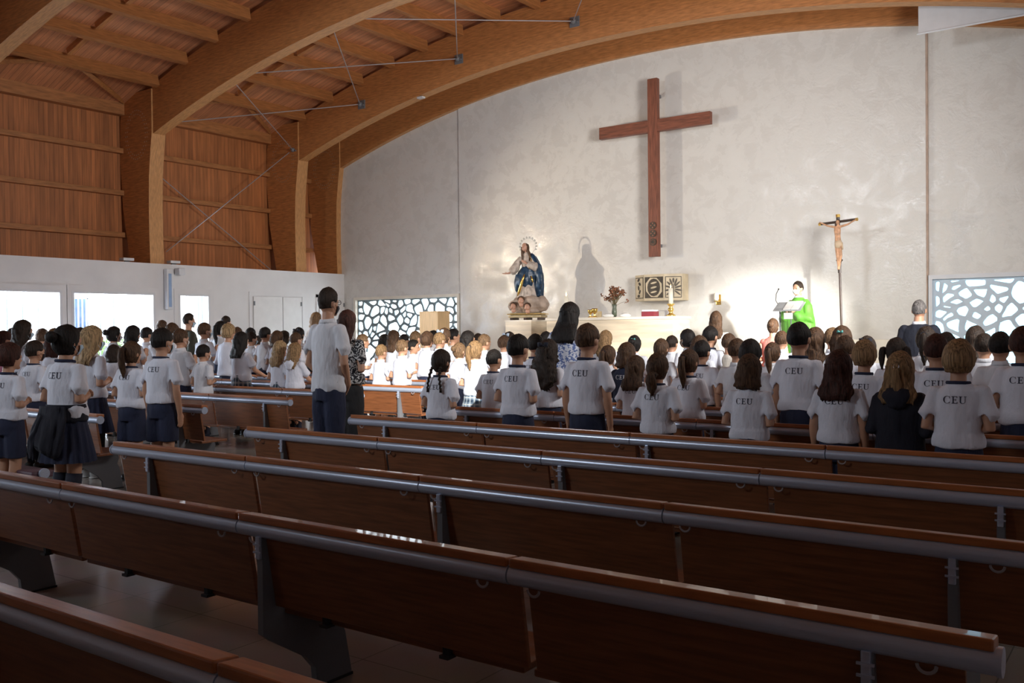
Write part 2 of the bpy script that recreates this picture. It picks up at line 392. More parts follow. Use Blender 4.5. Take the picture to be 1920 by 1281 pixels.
# diagonal knee braces at the eave
for Yb, nm in ((7.5,'left foreground'), (11.5,'middle')):
    for s, e in ((0, 'front'), (1, 'rear')):
        bm = bmesh.new()
        y0, y1 = (.3, 1.75) if s == 0 else (3.95, 2.3)
        tube(bm, [(XO+.2, Yb+y0, 6.50), (-17.3, Yb+y1, soffit(-17.25)+.95)], [(.05,.07)]*2, 4)
        o = obj('eave_brace', bm, M['purlin']); tag(o, 'sloping timber brace at the eave, %s end of the %s bay' % ('near' if s == 0 else 'far', nm), 'brace', 'eave braces')
# steel tie cables
nB = [(-17.9,6.05),(-15.3,6.75),(-12.35,7.30),(-8.9,7.55),(-5.6,7.3)]
def zn(x): return soffit(x)+.42
nodes = [-17.62,-15.3,-12.4,-9.5,-6.6]
lab = ['at the eave','second from the eave','third from the eave','fourth from the eave','beyond the middle']
for i, x in enumerate(nodes):
    z = zn(x) if i else 5.95
    t = thing('cable_anchor', 'grey steel cable anchor on the altar side arch, '+lab[i], 'bracket', (x, 15.5, z), group='cable anchors')
    bm = bmesh.new(); box(bm, -.11, .11, -.02, 0, -.10, .10, bev=.005); obj('plate', bm, M['grey_steel'], t)
    bm = bmesh.new(); ball(bm, (0,-.06,0), .055, u=10, v=8); tube(bm, [(-.10,-.05,.03),(.10,-.05,-.03)], .018, 8); obj('knuckle', bm, M['grey_steel'], t)
def cable(a, b, label):
    bm = bmesh.new(); tube(bm, [a, b], .011, 6); o = obj('tie_cable', bm, M['cable']); tag(o, label, 'cable', 'steel tie cables')
for i in range(4):
    za = zn(nodes[i]) if i else 5.95; zb = zn(nodes[i+1])
    cable((nodes[i+1], 11.76, zb-.12), (nodes[i], 15.44, za), 'thin steel cable rising from the anchor %s to the nearer arch' % lab[i])
    cable((nodes[i], 11.76, za-.12 if i else za), (nodes[i+1], 15.44, zb), 'thin steel cable running left from the anchor %s' % lab[i+1])
cable((-18.4, 11.76, 5.3), (-18.4, 15.4, 3.0), 'thin steel cable crossing the boarded wall down to the altar side')
cable((-18.4, 12.4, 3.3), (-17.75, 15.44, 5.9), 'thin faint cable crossing the boarded wall up to the altar side arch')
# front wall
bm = bmesh.new()
def wall_piece(x0, x1, y, z0, zt=None, n=24, th=.3):
    P = [(x0, z0), (x1, z0)]
    for i in range(n+1):
        x = x1+(x0-x1)*i/n; P.append((x, (soffit(x)+.6) if zt is None else zt))
    prism(bm, P, 'y', y, y+th)
XL0, XL1 = -17.12, -13.65   # left lattice
RX0, RX1 = -3.40, -.05
LZ0, LZ1 = .55, 2.33
wall_piece(XW-.3, XL0, YF, 0); wall_piece(XL0, XL1, YF, LZ1+.0); wall_piece(XL0, XL1, YF, 0, LZ0)
wall_piece(XL1, -13.62, YF, 0)
wall_piece(RX0, RX1, YF, LZ1); wall_piece(RX0, RX1, YF, 0, LZ0); wall_piece(RX1, XR, YF, 0)
obj('wall_front', bm, M['stucco'], kind='structure')
bm = bmesh.new(); wall_piece(-13.62, -3.42, YF-.035, 0); obj('wall_front_centre', bm, M['stucco'], kind='structure')
bm = bmesh.new(); box(bm, -3.42, -3.39, YF-.05, YF, 1.2, 6.6); obj('trim_6', bm, mat('joint_strip', (.45,.33,.26), .6), kind='structure')
bm = bmesh.new(); box(bm, -5.6, -3.40, YF-.30, YF-.036, 0, 1.24, bev=.01); obj('trim_7', bm, M['stone_pale'], kind='structure')
# other walls
bm = bmesh.new(); box(bm, XR, XR+.2, YB, YF, 0, 7.4); obj('wall_right', bm, M['white_wall'], kind='structure')
bm = bmesh.new(); box(bm, XW-1.3, XR+.2, YB-.2, YB, 0, 8.6); obj('wall_back', bm, mat('back_wall_wood', (.22,.12,.07), .6), kind='structure')
# organic lattice windows
def clip(poly, p, nrm):
    out = []
    for i in range(len(poly)):
        a, b = poly[i], poly[(i+1) % len(poly)]
        da = (a[0]-p[0])*nrm[0]+(a[1]-p[1])*nrm[1]; db = (b[0]-p[0])*nrm[0]+(b[1]-p[1])*nrm[1]
        if da <= 0: out.append(a)
        if (da < 0 < db) or (db < 0 < da):
            t = da/(da-db); out.append((a[0]+(b[0]-a[0])*t, a[1]+(b[1]-a[1])*t))
    return out
def lattice(W, H, seed, n, gap):
    rnd = random.Random(seed); pts = []
    tries = 0
    while len(pts) < n and tries < 20000:
        tries += 1
        p = (rnd.uniform(0, W), rnd.uniform(0, H))
        # flowing anisotropy: local stretch direction swirls over the panel
        if all(((p[0]-q[0])/1.6)**2+((p[1]-q[1])*1.1)**2 > ((.115 if len(pts) % 3 else .19)+.10*noise.noise(Vector((p[0]*1.1, p[1]*1.3, seed))))**2 for q in pts): pts.append(p)
    bm = bmesh.new()
    for i, p in enumerate(pts):
        poly = [(0,0),(W,0),(W,H),(0,H)]
        for j, q in enumerate(pts):
            if i == j: continue
            ang = 1.8*noise.noise(Vector((p[0]*.6, p[1]*.6, seed+5)))*math.pi
            mx, my = (p[0]+q[0])/2, (p[1]+q[1])/2
            poly = clip(poly, (mx, my), (q[0]-p[0], q[1]-p[1]))
            if len(poly) < 3: break
        if len(poly) < 3: continue
        # resample outline and shrink to a rounded hole
        cx = sum(a[0] for a in poly)/len(poly); cy = sum(a[1] for a in poly)/len(poly)
        out = []
        for k in range(len(poly)):
            a, b = poly[k], poly[(k+1) % len(poly)]
            for s in range(6): out.append((a[0]+(b[0]-a[0])*s/6, a[1]+(b[1]-a[1])*s/6))
        g = gap*rnd.uniform(.7, 1.35); m = len(out)
        inn = []
        ip = poly
        for k in range(len(poly)):
            a, b = poly[k], poly[(k+1) % len(poly)]
            L = math.hypot(b[0]-a[0], b[1]-a[1])
            if L < 1e-6: continue
            nx, ny = (b[1]-a[1])/L, -(b[0]-a[0])/L
            ip = clip(ip, (a[0]-nx*g, a[1]-ny*g), (nx, ny))
            if len(ip) < 3: break
        if len(ip) < 3:
            bm.faces.new([bm.verts.new((x, 0, z)) for x, z in poly]); continue
        icx = sum(a[0] for a in ip)/len(ip); icy = sum(a[1] for a in ip)/len(ip)
        def hit(ang):
            dx, dy = math.cos(ang), math.sin(ang); best = 1e9
            for k in range(len(ip)):
                a, b = ip[k], ip[(k+1) % len(ip)]
                ex, ey = b[0]-a[0], b[1]-a[1]; den = dx*ey-dy*ex
                if abs(den) < 1e-9: continue
                t = ((a[0]-icx)*ey-(a[1]-icy)*ex)/den; u = ((a[0]-icx)*dy-(a[1]-icy)*dx)/den
                if t > 0 and -.001 <= u <= 1.001: best = min(best, t)
            return best if best < 1e8 else .01
        rr = [hit(math.atan2(o_[1]-icy, o_[0]-icx)) for o_ in out]
        for _ in range(2): rr = [min(rr[k], (rr[k-1]+rr[k]*1.2+rr[(k+1) % m])/3.2) for k in range(m)]
        for k, o_ in enumerate(out):
            a = math.atan2(o_[1]-icy, o_[0]-icx); inn.append((icx+rr[k]*math.cos(a), icy+rr[k]*math.sin(a)))
        A = [bm.verts.new((x, 0, z)) for x, z in out]; B = [bm.verts.new((x, 0, z)) for x, z in inn]
        for k in range(m): bm.faces.new((A[k], A[(k+1) % m], B[(k+1) % m], B[k]))
    bmesh.ops.remove_doubles(bm, verts=bm.verts[:], dist=1e-4)
    for v in bm.verts:
        q = v.co.copy(); fx = min(1, q.x/.3, (W-q.x)/.3); fz = min(1, q.z/.25, (H-q.z)/.25); f_ = max(0, fx)*max(0, fz)
        v.co.x += .13*f_*noise.noise(Vector((q.x*1.9, q.z*2.1, seed))); v.co.z += .13*f_*noise.noise(Vector((q.x*1.7, q.z*1.9, seed+8)))
    r = bmesh.ops.extrude_face_region(bm, geom=bm.faces[:])
    for v in r['geom']:
        if isinstance(v, bmesh.types.BMVert): v.co.y += .04
    return bm
for i, (x0, x1, lm, gm, seed, n, gap) in enumerate([(XL0, XL1, M['lattice_l'], M['day_glass'], 3, 120, .026), (RX0, RX1, M['lattice_r'], M['blue_glass'], 11, 100, .034)]):
    w = bpy.data.objects.new('window_%d' % (6+i), None); COL.objects.link(w); w['kind'] = 'structure'; w.location = (x0, YF, LZ0)
    W, H = x1-x0, LZ1-LZ0; t = .07
    bm = bmesh.new()
    for q in ((0,t,t,H-t),(W-t,W,t,H-t),(0,W,0,t),(0,W,H-t,H)): box(bm, q[0], q[1], -.05, .12, q[2], q[3])
    obj('window_frame', bm, M['white_frame'] if i else M['stone_pale'], w)
    bm = lattice(W-2*t, H-2*t, seed, n, gap)
    for v in bm.verts: v.co.x += t; v.co.z += t; v.co.y += .03
    obj('window_lattice', bm, lm, w)
    bm = bmesh.new(); box(bm, t, W-t, .16, .17, t, H-t); obj('window_pane', bm, gm, w)
# dais
t = thing('altar_platform', 'low stone platform with steps under the altar', 'platform', (0,0,0))
for k, (y0, z, nm) in enumerate([(12.95,.19,'step'),(13.45,.38,'step'),(13.95,.56,'platform_top')]):
    bm = bmesh.new(); box(bm, -13.2+k*.4, -2.2-k*.3, y0, YF-.31 if k < 3 else YF, z-.19 if k else 0, z, bev=.008); obj(nm, bm, M['stone_pale'], t)
# ================================================================ pews
ROW0, PITCH = 2.39, 1.10
def rowY(n): return ROW0+PITCH*n
def support_poly():
    return [(-.02,.70),(-.02,.30),(.03,.26),(.20,.15),(.25,.09),(.26,0),(.45,0),(.455,.02),(.42,.20),(.40,.24),(.42,.30),(.40,.36),(.34,.36),(.32,.33),(.14,.34),(.10,.37),(.08,.44),(.07,.70)]
MESH = {}
def pew(x0, nsec, sup, label, group, first_row):
    S = 1.34; t = thing('church_pew', label, 'pew', (x0, rowY(first_row), 0), group=group)
    L = S*nsec
    for i in range(nsec):
        a, b = i*S, (i+1)*S
        bm = bmesh.new()   # back panel, slightly leaning
        box(bm, a+.012+(.05 if i else 0), b+.03 if i < nsec-1 else b-.02, -.008, .012, .40, .70, bev=.004)
        for v in bm.verts: v.co.y += (.70-v.co.z)*.16+.005
        p = obj('back_panel', bm, M['pew_wood'], t)
        bm = bmesh.new(); box(bm, a+(.006 if i else -.035), b-(.006 if i < nsec-1 else -.045), -.026, .046, .738, .768, bev=.006)
        for v in bm.verts: v.co.z += -.10*(v.co.y-.0)
        obj('wooden_cap', bm, M['pew_cap'], t)
        bm = bmesh.new(); tube(bm, [(a-(.05 if i == 0 else -.003), 0, .713), (b+(.05 if i == nsec-1 else -.003), 0, .713)], .033, 20, up=(0,0,1))
        r = obj('metal_rail', bm, M['alu'], t, autos=40)
        for s, cx in ((0, a+.10), (1, b-.10)):
            bm = bmesh.new(); pts = [(cx+.022*math.cos(q), -.03+.004, .683+.020*math.sin(q)) for q in [math.pi*k/8+math.pi for k in range(9)]]
            tube(bm, pts, .0045, 6); obj('bag_hook', bm, M['clear_hook'], r)
        bm = bmesh.new(); box(bm, a+(.02 if i else .10), b-(.02 if i < nsec-1 else .12), .09, .40, .36, .385, bev=.006); obj('seat', bm, M['pew_wood'], t)
    for s in (0, 1):
        bm = bmesh.new(); X = -.055 if s == 0 else L+.055
        tube(bm, [(X-.006, 0, .713), (X+.006, 0, .713)], .036, 20, up=(0,0,1)); obj('end_cap', bm, M['alu'], t, autos=40)
    for X in sup:
        bm = bmesh.new(); prism(bm, support_poly(), 'x', X-.016, X+.016); g = obj('support', bm, M['grey_steel'], t)
        bm = bmesh.new(); box(bm, X-.012, X+.012, -.032, -.018, .60, .69, bev=.003); box(bm, X-.022, X+.022, -.036, -.030, .655, .662); box(bm, X-.022, X+.022, -.036, -.030, .625, .632)
        obj('bracket', bm, M['alu'], g)
        bm = bmesh.new(); box(bm, X-.02, X+.02, .27, .46, 0, .012); obj('foot_pad', bm, M['black'], g)
    for i in range(nsec):
        for q in (.3, .75):
            bm = bmesh.new(); box(bm, (i+q)*S-.012, (i+q)*S+.012, .065, .09, .365, .40); box(bm, (i+q)*S-.02, (i+q)*S+.02, .055, .10, .355, .367); obj('stub_foot', bm, M['black'], t)
    return t
def copy_tree(o, parent=None, loc=None):
    c = o.copy(); COL.objects.link(c); c.parent = parent
    if loc is not None: c.location = loc
    for ch in list(o.children): copy_tree(ch, c)
    return c
XRB, XLB = -5.74, -7.90-1.34*5
rlab = {-1:'nearest one, cut by the bottom left corner',0:'long one across the foreground with grey support legs in view',1:'second complete one from the foreground, left end at aisle',
 2:'third complete one, left end just behind the polo man',3:'fourth one, hiding the legs of the rearmost right pupils',4:'right block just ahead of the girl with two braids',
 5:'right block ahead of the long curly haired girl',6:'right block seen in slivers beside the woman in floral dress',7:'right block among the front pupils, mostly hidden',8:'frontmost right block before the altar'}
llab = {2:'left block, rail end beside the legs of ponytail girl',3:'left block, rail end beside the boy in navy shorts',4:'left block, rail end left of the polo man',
 5:'left block, before the plaid skirt girls, behind polo man',6:'left block, sunlit, behind the blazing white shirts',7:'left block, just ahead of the sunlit boys',8:'frontmost left block'}
P0 = pew(XRB, 4, [.36, 2.81, 5.12], 'pew with metal rail: '+rlab[0], 'right block of pews', 0)
for n in rlab:
    if n == 0: continue
    c = copy_tree(P0, None, (XRB, rowY(n), 0)); c['label'] = 'pew with metal rail: '+rlab[n]
    if n == -1: c.location.x = XRB
L0 = pew(XLB, 5, [.36, 3.4, 6.34], 'pew with metal rail: '+llab[2], 'left block of pews', 2)
for n in llab:
    if n == 2: continue
    c = copy_tree(L0, None, (XLB, rowY(n), 0)); c['label'] = 'pew with metal rail: '+llab[n]
# padded kneeler behind the left pew
bm = bmesh.new(); box(bm, -14.4, -8.0, 4.05, 4.25, .24, .30, bev=.015); 
t = thing('kneeler', 'low purple padded kneeler lying behind the nearest left pew', 'kneeler', (0,0,0))
obj('pad', bm, mat('purple_pad', (.10,.05,.07), .6), t)
bm = bmesh.new(); tube(bm, [(-8.0,4.15,.28),(-7.975,4.15,.28)], .045, 16, up=(0,0,1)); obj('end_disc', bm, M['alu'], t)
bm = bmesh.new()
for x in (-14,-12,-10,-8.2): box(bm, x-.02, x+.02, 4.12, 4.18, 0, .24)
obj('leg', bm, M['grey_steel'], t)
# ================================================================ altar furniture
DZ = .56
t = thing('altar', 'cream marble block altar on the platform', 'altar', (-8.45, 15.35, DZ))
bm = bmesh.new(); box(bm, -1.45, 1.24, -.35, .35, 0, 1.08, bev=.006); obj('block', bm, M['stone'], t)
bm = bmesh.new(); box(bm, -1.47, 1.26, -.37, .37, 1.08, 1.13, bev=.006); obj('slab_top', bm, M['stone_pale'], t)
AZ = DZ+1.13
# processional plinth of the statue
t = thing('statue_pedestal', 'square cream marble pedestal under the statue', 'pedestal', (-11.07, 16.03, DZ))
bm = bmesh.new(); box(bm, -.33, .33, -.33, .33, 0, 1.10, bev=.005); obj('shaft', bm, M['stone'], t)
bm = bmesh.new(); box(bm, -.34, .34, -.34, .34, 1.08, 1.11, bev=.004); obj('top_slab', bm, M['stone_pale'], t)
t = thing('wooden_pedestal', 'tall pale wooden box pedestal before the left lattice window', 'pedestal', (-13.0, 15.3, 0))
bm = bmesh.new(); box(bm, -.26, .26, -.20, .20, 0, 1.86, bev=.006); obj('cabinet', bm, M['light_oak'], t)
bm = bmesh.new(); box(bm, -.27, .27, -.21, .21, 1.86, 1.885, bev=.004); obj('top', bm, M['light_oak'], t)
# big wall cross with three medallions
t = thing('wall_cross', 'large plain brown wooden cross hanging on the altar wall', 'cross', (-8.42, YF-.30, 0))
bm = bmesh.new(); box(bm, -.105, .105, -.06, .06, 2.90, 6.44, bev=.006); obj('upright', bm, M['cross_wood'], t)
bm = bmesh.new(); box(bm, -1.22, -.105, -.06, .06, 5.38, 5.62, bev=.006); box(bm, .105, 1.22, -.06, .06, 5.38, 5.62, bev=.006); obj('crossbeam', bm, M['cross_wood_h'], t)
for k, z in enumerate((3.52, 3.36, 3.19)):
    bm = bmesh.new(); tube(bm, [(0,-.075,z),(0,-.058,z)], .072, 22, up=(0,0,1)); d = obj('medallion', bm, M['bronze'], t)
    bm = bmesh.new()
    if k < 2:
        for a in range(4):
            g = bmesh.ops.create_cube(bm, size=1)['verts']; an = a*math.pi/2
            for v in g:
                w = Vector((.038*math.copysign(1, 1)+v.co.x*.03, v.co.y*.006, v.co.z*(.04 if v.co.x > 0 else .012)))
                v.co = Vector((w.x*math.cos(an)-w.z*math.sin(an), w.y-.079, w.x*math.sin(an)+w.z*math.cos(an)+z))
    else:
        for a in range(10):
            an = a*math.pi/5; ball(bm, (.045*math.cos(an), -.077, z+.045*math.sin(an)), .009, u=6, v=5)
    obj('relief', bm, mat('medallion_relief_%d' % k, (.30,.12,.07), .5), d)
for z in (3.1, 6.1):
    bm = bmesh.new(); box(bm, -.04, .04, .06, .265, z, z+.06); obj('wall_bracket', bm, M['grey_steel'], t)
# tabernacle
TX = [aty(1210,545,16.75).x, aty(1221,545,16.62).x, aty(1247,545,16.62).x, aty(1274,545,16.75).x]
t = thing('tabernacle', 'three-sided cream and bronze tabernacle fixed to the wall behind the altar', 'tabernacle', (0,0,0))
xa, xb, xc, xd = -8.86, -8.57, -8.13, -7.82
z0, z1 = 2.02, 2.54
bm = bmesh.new(); prism(bm, [(xa,16.96),(xa,16.70),(xb,16.52),(xc,16.52),(xd,16.70),(xd,16.96)], 'z', z0, z1); obj('case', bm, M['cream_plate'], t)
def panel(p, q, kind, nm):
    p = Vector((*p, 0)); q = Vector((*q, 0)); u = (q-p).normalized(); n = Vector((u.y, -u.x, 0)); L = (q-p).length
    def W(a, z, o): v = p+u*a+n*o; return (v.x, v.y, z)
    def quad(bm, a0, a1, za, zb, o, mi): 
        for oo in ((o,)): bm.faces.new([bm.verts.new(W(a0,za,oo)), bm.verts.new(W(a1,za,oo)), bm.verts.new(W(a1,zb,oo)), bm.verts.new(W(a0,zb,oo))]).material_index = mi
    def disc(bm, ca, cz, ra, rz, o, mi, ang=0, seg=16):
        vs = []
        for k in range(seg):
            a = 2*math.pi*k/seg; x, z = ra*math.cos(a), rz*math.sin(a)
            vs.append(bm.verts.new(W(ca+x*math.cos(ang)-z*math.sin(ang), cz+x*math.sin(ang)+z*math.cos(ang), o)))
        bm.faces.new(vs).material_index = mi
    bm = bmesh.new(); zc = (z0+z1)/2
    if kind == 'oval':
        quad(bm, .02, L-.02, z0+.05, z1-.05, .006, 0); disc(bm, L/2, zc, .185, .21, .010, 1, seg=8, ang=R(22.5)); disc(bm, L/2, zc, .14, .175, .014, 0)
        for k in range(3): disc(bm, L/2, zc-.09+.09*k, .07, .018, .017, 1, ang=.2)
    elif kind == 'tree':
        quad(bm, .02, L-.02, z0+.05, z1-.05, .005, 0); quad(bm, .035, L-.035, z0+.065, z1-.065, .008, 1)
        disc(bm, L/2, zc-.07, .014, .14, .011, 0)
        for k in range(5):
            for s in (-1, 1):
                an = R(90)-s*R(20+k*27); disc(bm, L/2+s*.02+.075*math.cos(an), zc+.02+.085*math.sin(an)-.02*k, .075, .018, .013, 0, ang=an)
        disc(bm, L/2, zc+.13, .02, .05, .013, 0)
    else:
        quad(bm, .02, L-.02, z0+.05, z1-.05, .005, 0); quad(bm, .035, L-.035, z0+.065, z1-.065, .008, 1)
        for k in range(5): disc(bm, L/2+(.02 if k % 2 else -.02), zc-.16+.08*k, .05, .03, .011, 0, ang=k*.9)
    obj(nm, bm, [M['bronze'], M['cream_plate']], t)
panel((xa,16.70),(xb,16.52),'fig','side_panel'); panel((xb,16.52),(xc,16.52),'oval','door'); panel((xc,16.52),(xd,16.70),'tree','side_panel')
# small wall lamp right of the tabernacle
c = aty(1341, 556, 16.8)
t = thing('sanctuary_lamp', 'small gold and white wall lamp right of the tabernacle', 'lamp', (c.x, 16.96, c.z-.08))
bm = bmesh.new(); box(bm, -.03, .03, -.14, 0, -.02, .0); box(bm, -.05, .05, -.012, .004, -.08, .12, bev=.01); obj('bracket', bm, M['gold'], t)
bm = bmesh.new(); lathe(bm, [(.03,0),(.045,.03),(.045,.13),(.04,.15)], 14, (0,-.10,0)); obj('lamp_glass', bm, M['wax'], t)
# crucifix on its pole
base = aty(1581, 640, 16.1); top = aty(1571, 402, 16.1); D = Vector((top.x, 16.1, 0))
bx_ = base.x; tz = top.z
t = thing('processional_crucifix', 'dark processional crucifix with carved figure on a tall thin pole', 'crucifix', (bx_, 16.1, DZ))
H = tz-DZ; lean = (top.x-bx_)/H
def ln(z, dx=0, dy=0): return (lean*z+dx, dy, z)
bm = bmesh.new(); lathe(bm, [(.20,0),(.20,.03),(.06,.06),(.03,.10)], 16); obj('base', bm, M['bronze'], t)
bm = bmesh.new(); tube(bm, [ln(.05), ln(H-.95)], .021, 10); obj('pole', bm, M['dark_wood'], t)
zk = aty(1575, 488, 16.1).z-DZ
bm = bmesh.new(); tube(bm, [ln(zk-.08), ln(zk-.03), ln(zk), ln(zk+.03), ln(zk+.08)], [.02,.035,.06,.035,.02], 12); obj('knop', bm, M['bronze'], t)
bm = bmesh.new(); za = aty(1572, 416, 16.1).z-DZ
tube(bm, [ln(H-1.0), ln(H)], [(.032,.022)]*2, 4); tube(bm, [ln(za-.02,-.32), ln(za+.02,.32)], [(.03,.022)]*2, 4); obj('cross', bm, M['dark_wood'], t)
for p, q in ((ln(H-.05), ln(H)), (ln(za-.02,-.33), ln(za-.017,-.29)), (ln(za+.017,.29), ln(za+.02,.33))):
    bm = bmesh.new(); tube(bm, [p, q], [(.036,.027)]*2, 4); obj('cross_tip', bm, M['gold'], t)
bm = bmesh.new(); zc = za
tube(bm, [ln(zc-.06,0,-.05), ln(zc-.14,0,-.06), ln(zc-.24,.0,-.055), ln(zc-.34,.0,-.05), ln(zc-.40,.01,-.05)], [(.035,.03),(.06,.04),(.048,.034),(.052,.038),(.045,.034)], 12, up=(0,1,0))
for s in (-1, 1):
    tube(bm, [ln(zc-.09,s*.05,-.05), ln(zc-.06,s*.17,-.045), ln(zc+.0,s*.28,-.035), ln(zc+.01,s*.31,-.03)], [.022,.017,.013,.016], 8)
    tube(bm, [ln(zc-.38,s*.028,-.05), ln(zc-.58,s*.03+.02,-.075), ln(zc-.76,s*.008,-.045), ln(zc-.82,s*.006,-.06)], [.032,.026,.018,.016], 8)
ball(bm, ln(zc-.015,.012,-.07), (.032,.036,.042)); tube(bm, [ln(zc-.04,.01,-.062), ln(zc-.08,0,-.055)], .018, 8)
me = fuse('carved_figure', bm, .009, 1, 2, [mat('carved_skin', (.55,.30,.17), .5, var=.15, scale=20)]); use('carved_figure', me, t)
bm = bmesh.new(); tube(bm, [ln(zc-.33,0,-.05), ln(zc-.38,.01,-.052), ln(zc-.45,.0,-.055)], [(.058,.044),(.064,.048),(.05,.045)], 12, up=(0,1,0)); tube(bm, [ln(zc-.36,.06,-.05), ln(zc-.48,.075,-.05)], [.02,.012], 8); obj('loincloth', bm, mat('carved_cloth', (.66,.50,.34), .6), t, sm=True)
bm = bmesh.new(); ball(bm, ln(zc-.005,.012,-.055), (.037,.036,.042)); ball(bm, ln(zc-.05,-.015,-.075), (.022,.018,.035)); obj('hair', bm, mat('carved_hair', (.06,.03,.02), .6), t, sm=True)
# things on the altar
def onalt(px, Y=15.3): return Vector((aty(px, 592, Y).x, Y, AZ))
c = onalt(1258, 15.25); t = thing('altar_candle', 'thick white candle on a gold candlestick at the right end of altar', 'candle', c)
bm = bmesh.new(); lathe(bm, [(.085,0),(.085,.02),(.05,.04),(.03,.07),(.05,.10),(.055,.13),(.03,.16),(.04,.19),(.07,.21),(.07,.225)], 18); obj('candlestick', bm, M['gold'], t, sm=True)
bm = bmesh.new(); lathe(bm, [(.042,.225),(.042,.50),(.03,.505)], 16); obj('wax', bm, M['wax'], t, sm=True)
bm = bmesh.new(); lathe(bm, [(.004,.50),(.012,.53),(.009,.55),(.001,.58)], 8); obj('flame', bm, M['flame'], t, sm=True)
c = onalt(1062, 15.25); t = thing('altar_candle', 'lit candle whose flame shows just above the head of the woman in floral dress', 'candle', c)
bm = bmesh.new(); lathe(bm, [(.085,0),(.085,.02),(.04,.04),(.03,.07),(.055,.10),(.03,.13)], 18); obj('candlestick', bm, M['gold'], t, sm=True)
bm = bmesh.new(); lathe(bm, [(.04,.13),(.04,.42),(.03,.425)], 16); obj('wax', bm, M['wax'], t, sm=True)
bm = bmesh.new(); lathe(bm, [(.004,.42),(.014,.45),(.010,.47),(.001,.51)], 8); obj('flame', bm, M['flame'], t, sm=True)
c = onalt(1152, 15.4); t = thing('flower_vase', 'vase of dried reddish brown flowers on the altar', 'vase', c)
bm = bmesh.new(); lathe(bm, [(.03,0),(.045,.03),(.05,.10),(.04,.18),(.05,.24),(.046,.245)], 16); obj('vase', bm, M['glass_vase'], t, sm=True)
bm = bmesh.new(); tips = []
for k in range(60):
    a = random.uniform(0, 6.28); e = abs(random.gauss(.0, .42)); L = random.uniform(.20, .36)
    d = Vector((math.sin(e)*math.cos(a), math.sin(e)*math.sin(a)*.6, math.cos(e))); p = Vector((0,0,.2)); q = p+d*L+Vector((d.x*.06,0,-abs(d.x)*.04)); tips.append(q)
    tube(bm, [p, (p+q)/2+Vector((0,0,.02)), q], .003, 4)
obj('stems', bm, M['stems'], t)
bm = bmesh.new()
for q in tips:
    for _ in range(7):
        o_ = Vector((random.gauss(0,.022), random.gauss(0,.022), random.gauss(0,.022))); a = Vector((random.gauss(0,1),random.gauss(0,1),random.gauss(0,1))).normalized()*.022; b = a.orthogonal().normalized()*.016
        bm.faces.new([bm.verts.new(q+o_+a), bm.verts.new(q+o_+b), bm.verts.new(q+o_-a), bm.verts.new(q+o_-b)])
f = obj('dried_blooms', bm, M['dry_flower'], t); f['kind'] = 'stuff'
for px, sc, lb in ((1107, 1, 'gold chalice at the left of the altar top'), (1115, 1.15, 'larger gold cup beside the gold chalice on altar')):
    c = onalt(px, 15.2); t = thing('chalice', lb, 'cup', c)
    bm = bmesh.new(); lathe(bm, [(r*sc, z*sc) for r, z in [(.05,0),(.05,.01),(.015,.03),(.012,.06),(.04,.085),(.052,.12),(.05,.15),(.045,.148)]], 16); obj('bowl', bm, M['gold'], t, sm=True)
    bm = bmesh.new(); tube(bm, [(0,0,.02*sc),(0,0,.05*sc)], .02*sc, 12); obj('knop', bm, M['gold'], t)
for px, w, h, m_, lb in ((1123,.06,.12,'old_gold','small framed card behind the gold cups'), ):
    c = onalt(px, 15.45); bm = bmesh.new(); box(bm, -w, w, -.01, .01, 0, h, bev=.004); o = obj('altar_card', bm, M[m_]); o.location = c; tag(o, lb, 'card')
c = onalt(1219, 15.35); t = thing('missal_book', 'closed dark red book lying on the altar', 'book', c)
bm = bmesh.new(); box(bm, -.13, .13, -.10, .10, 0, .095, bev=.006); obj('cover', bm, M['red_book'], t); bm = bmesh.new(); box(bm, -.12, .12, -.095, .09, .095, .125, bev=.003); obj('papers', bm, M['paper'], t)
c = onalt(1240, 15.4); t = thing('book_stand', 'thin clear sheet on a stand beside the red book', 'stand', c)
bm = bmesh.new(); box(bm, -.11, .11, -.004, .004, .10, .108); box(bm, -.11,-.104,-.08,.08,0,.10); box(bm,.104,.11,-.08,.08,0,.10); obj('stand_frame', bm, M['cable'], t)
for px, lb in ((1140,'crumpled white cloth left of the vase'), (1172,'crumpled white cloth right of the vase')):
    c = onalt(px, 15.25); bm = bmesh.new(); g = ball(bm, (0,0,.03), (.12,.08,.045), u=20, v=12)
    for v in g: v.co += v.co.normalized()*.02*noise.noise(v.co*25); v.co.z = max(v.co.z, .001)
    o = obj('folded_cloth', bm, M['paper'], sm=True); o.location = c; tag(o, lb, 'cloth')
# lectern of the priest
PYL = 14.55
c = aty(1482, 575, PYL); t = thing('lectern', 'glass lectern holding white papers in front of the priest', 'lectern', (c.x, PYL, DZ))
bm = bmesh.new()
hL = c.z-DZ
for x in (-.17,): tube(bm, [(x,.02,0),(x,0,hL)], .013, 8)
tube(bm, [(.0,.04,0),(.0,.02,hL-.05)], .01, 8); box(bm, -.25, .25, -.18, .18, 0, .02); obj('frame', bm, M['grey_steel'], t)
bm = bmesh.new(); box(bm, -.15, .17, -.004, .004, .05, hL-.05); obj('glass_front', bm, M['glass'], t)
bm = bmesh.new(); box(bm, -.24, .20, -.14, .14, -.006, .006)
for v in bm.verts: v.co = Vector((v.co.x, v.co.y, v.co.z+v.co.y*.5+hL+.0))
obj('reading_board', bm, mat('smoky_acrylic', (.35,.37,.38), .2), t)
bm = bmesh.new(); tube(bm, [(-.24,.1,hL+.05),(-.23,-.02,hL+.10),(-.21,-.06,hL+.20),(-.20,.02,hL+.28)], .006, 6); ball(bm, (-.20,.03,hL+.285), .014, u=8, v=6); obj('microphone', bm, M['black'], t)
bm = bmesh.new()
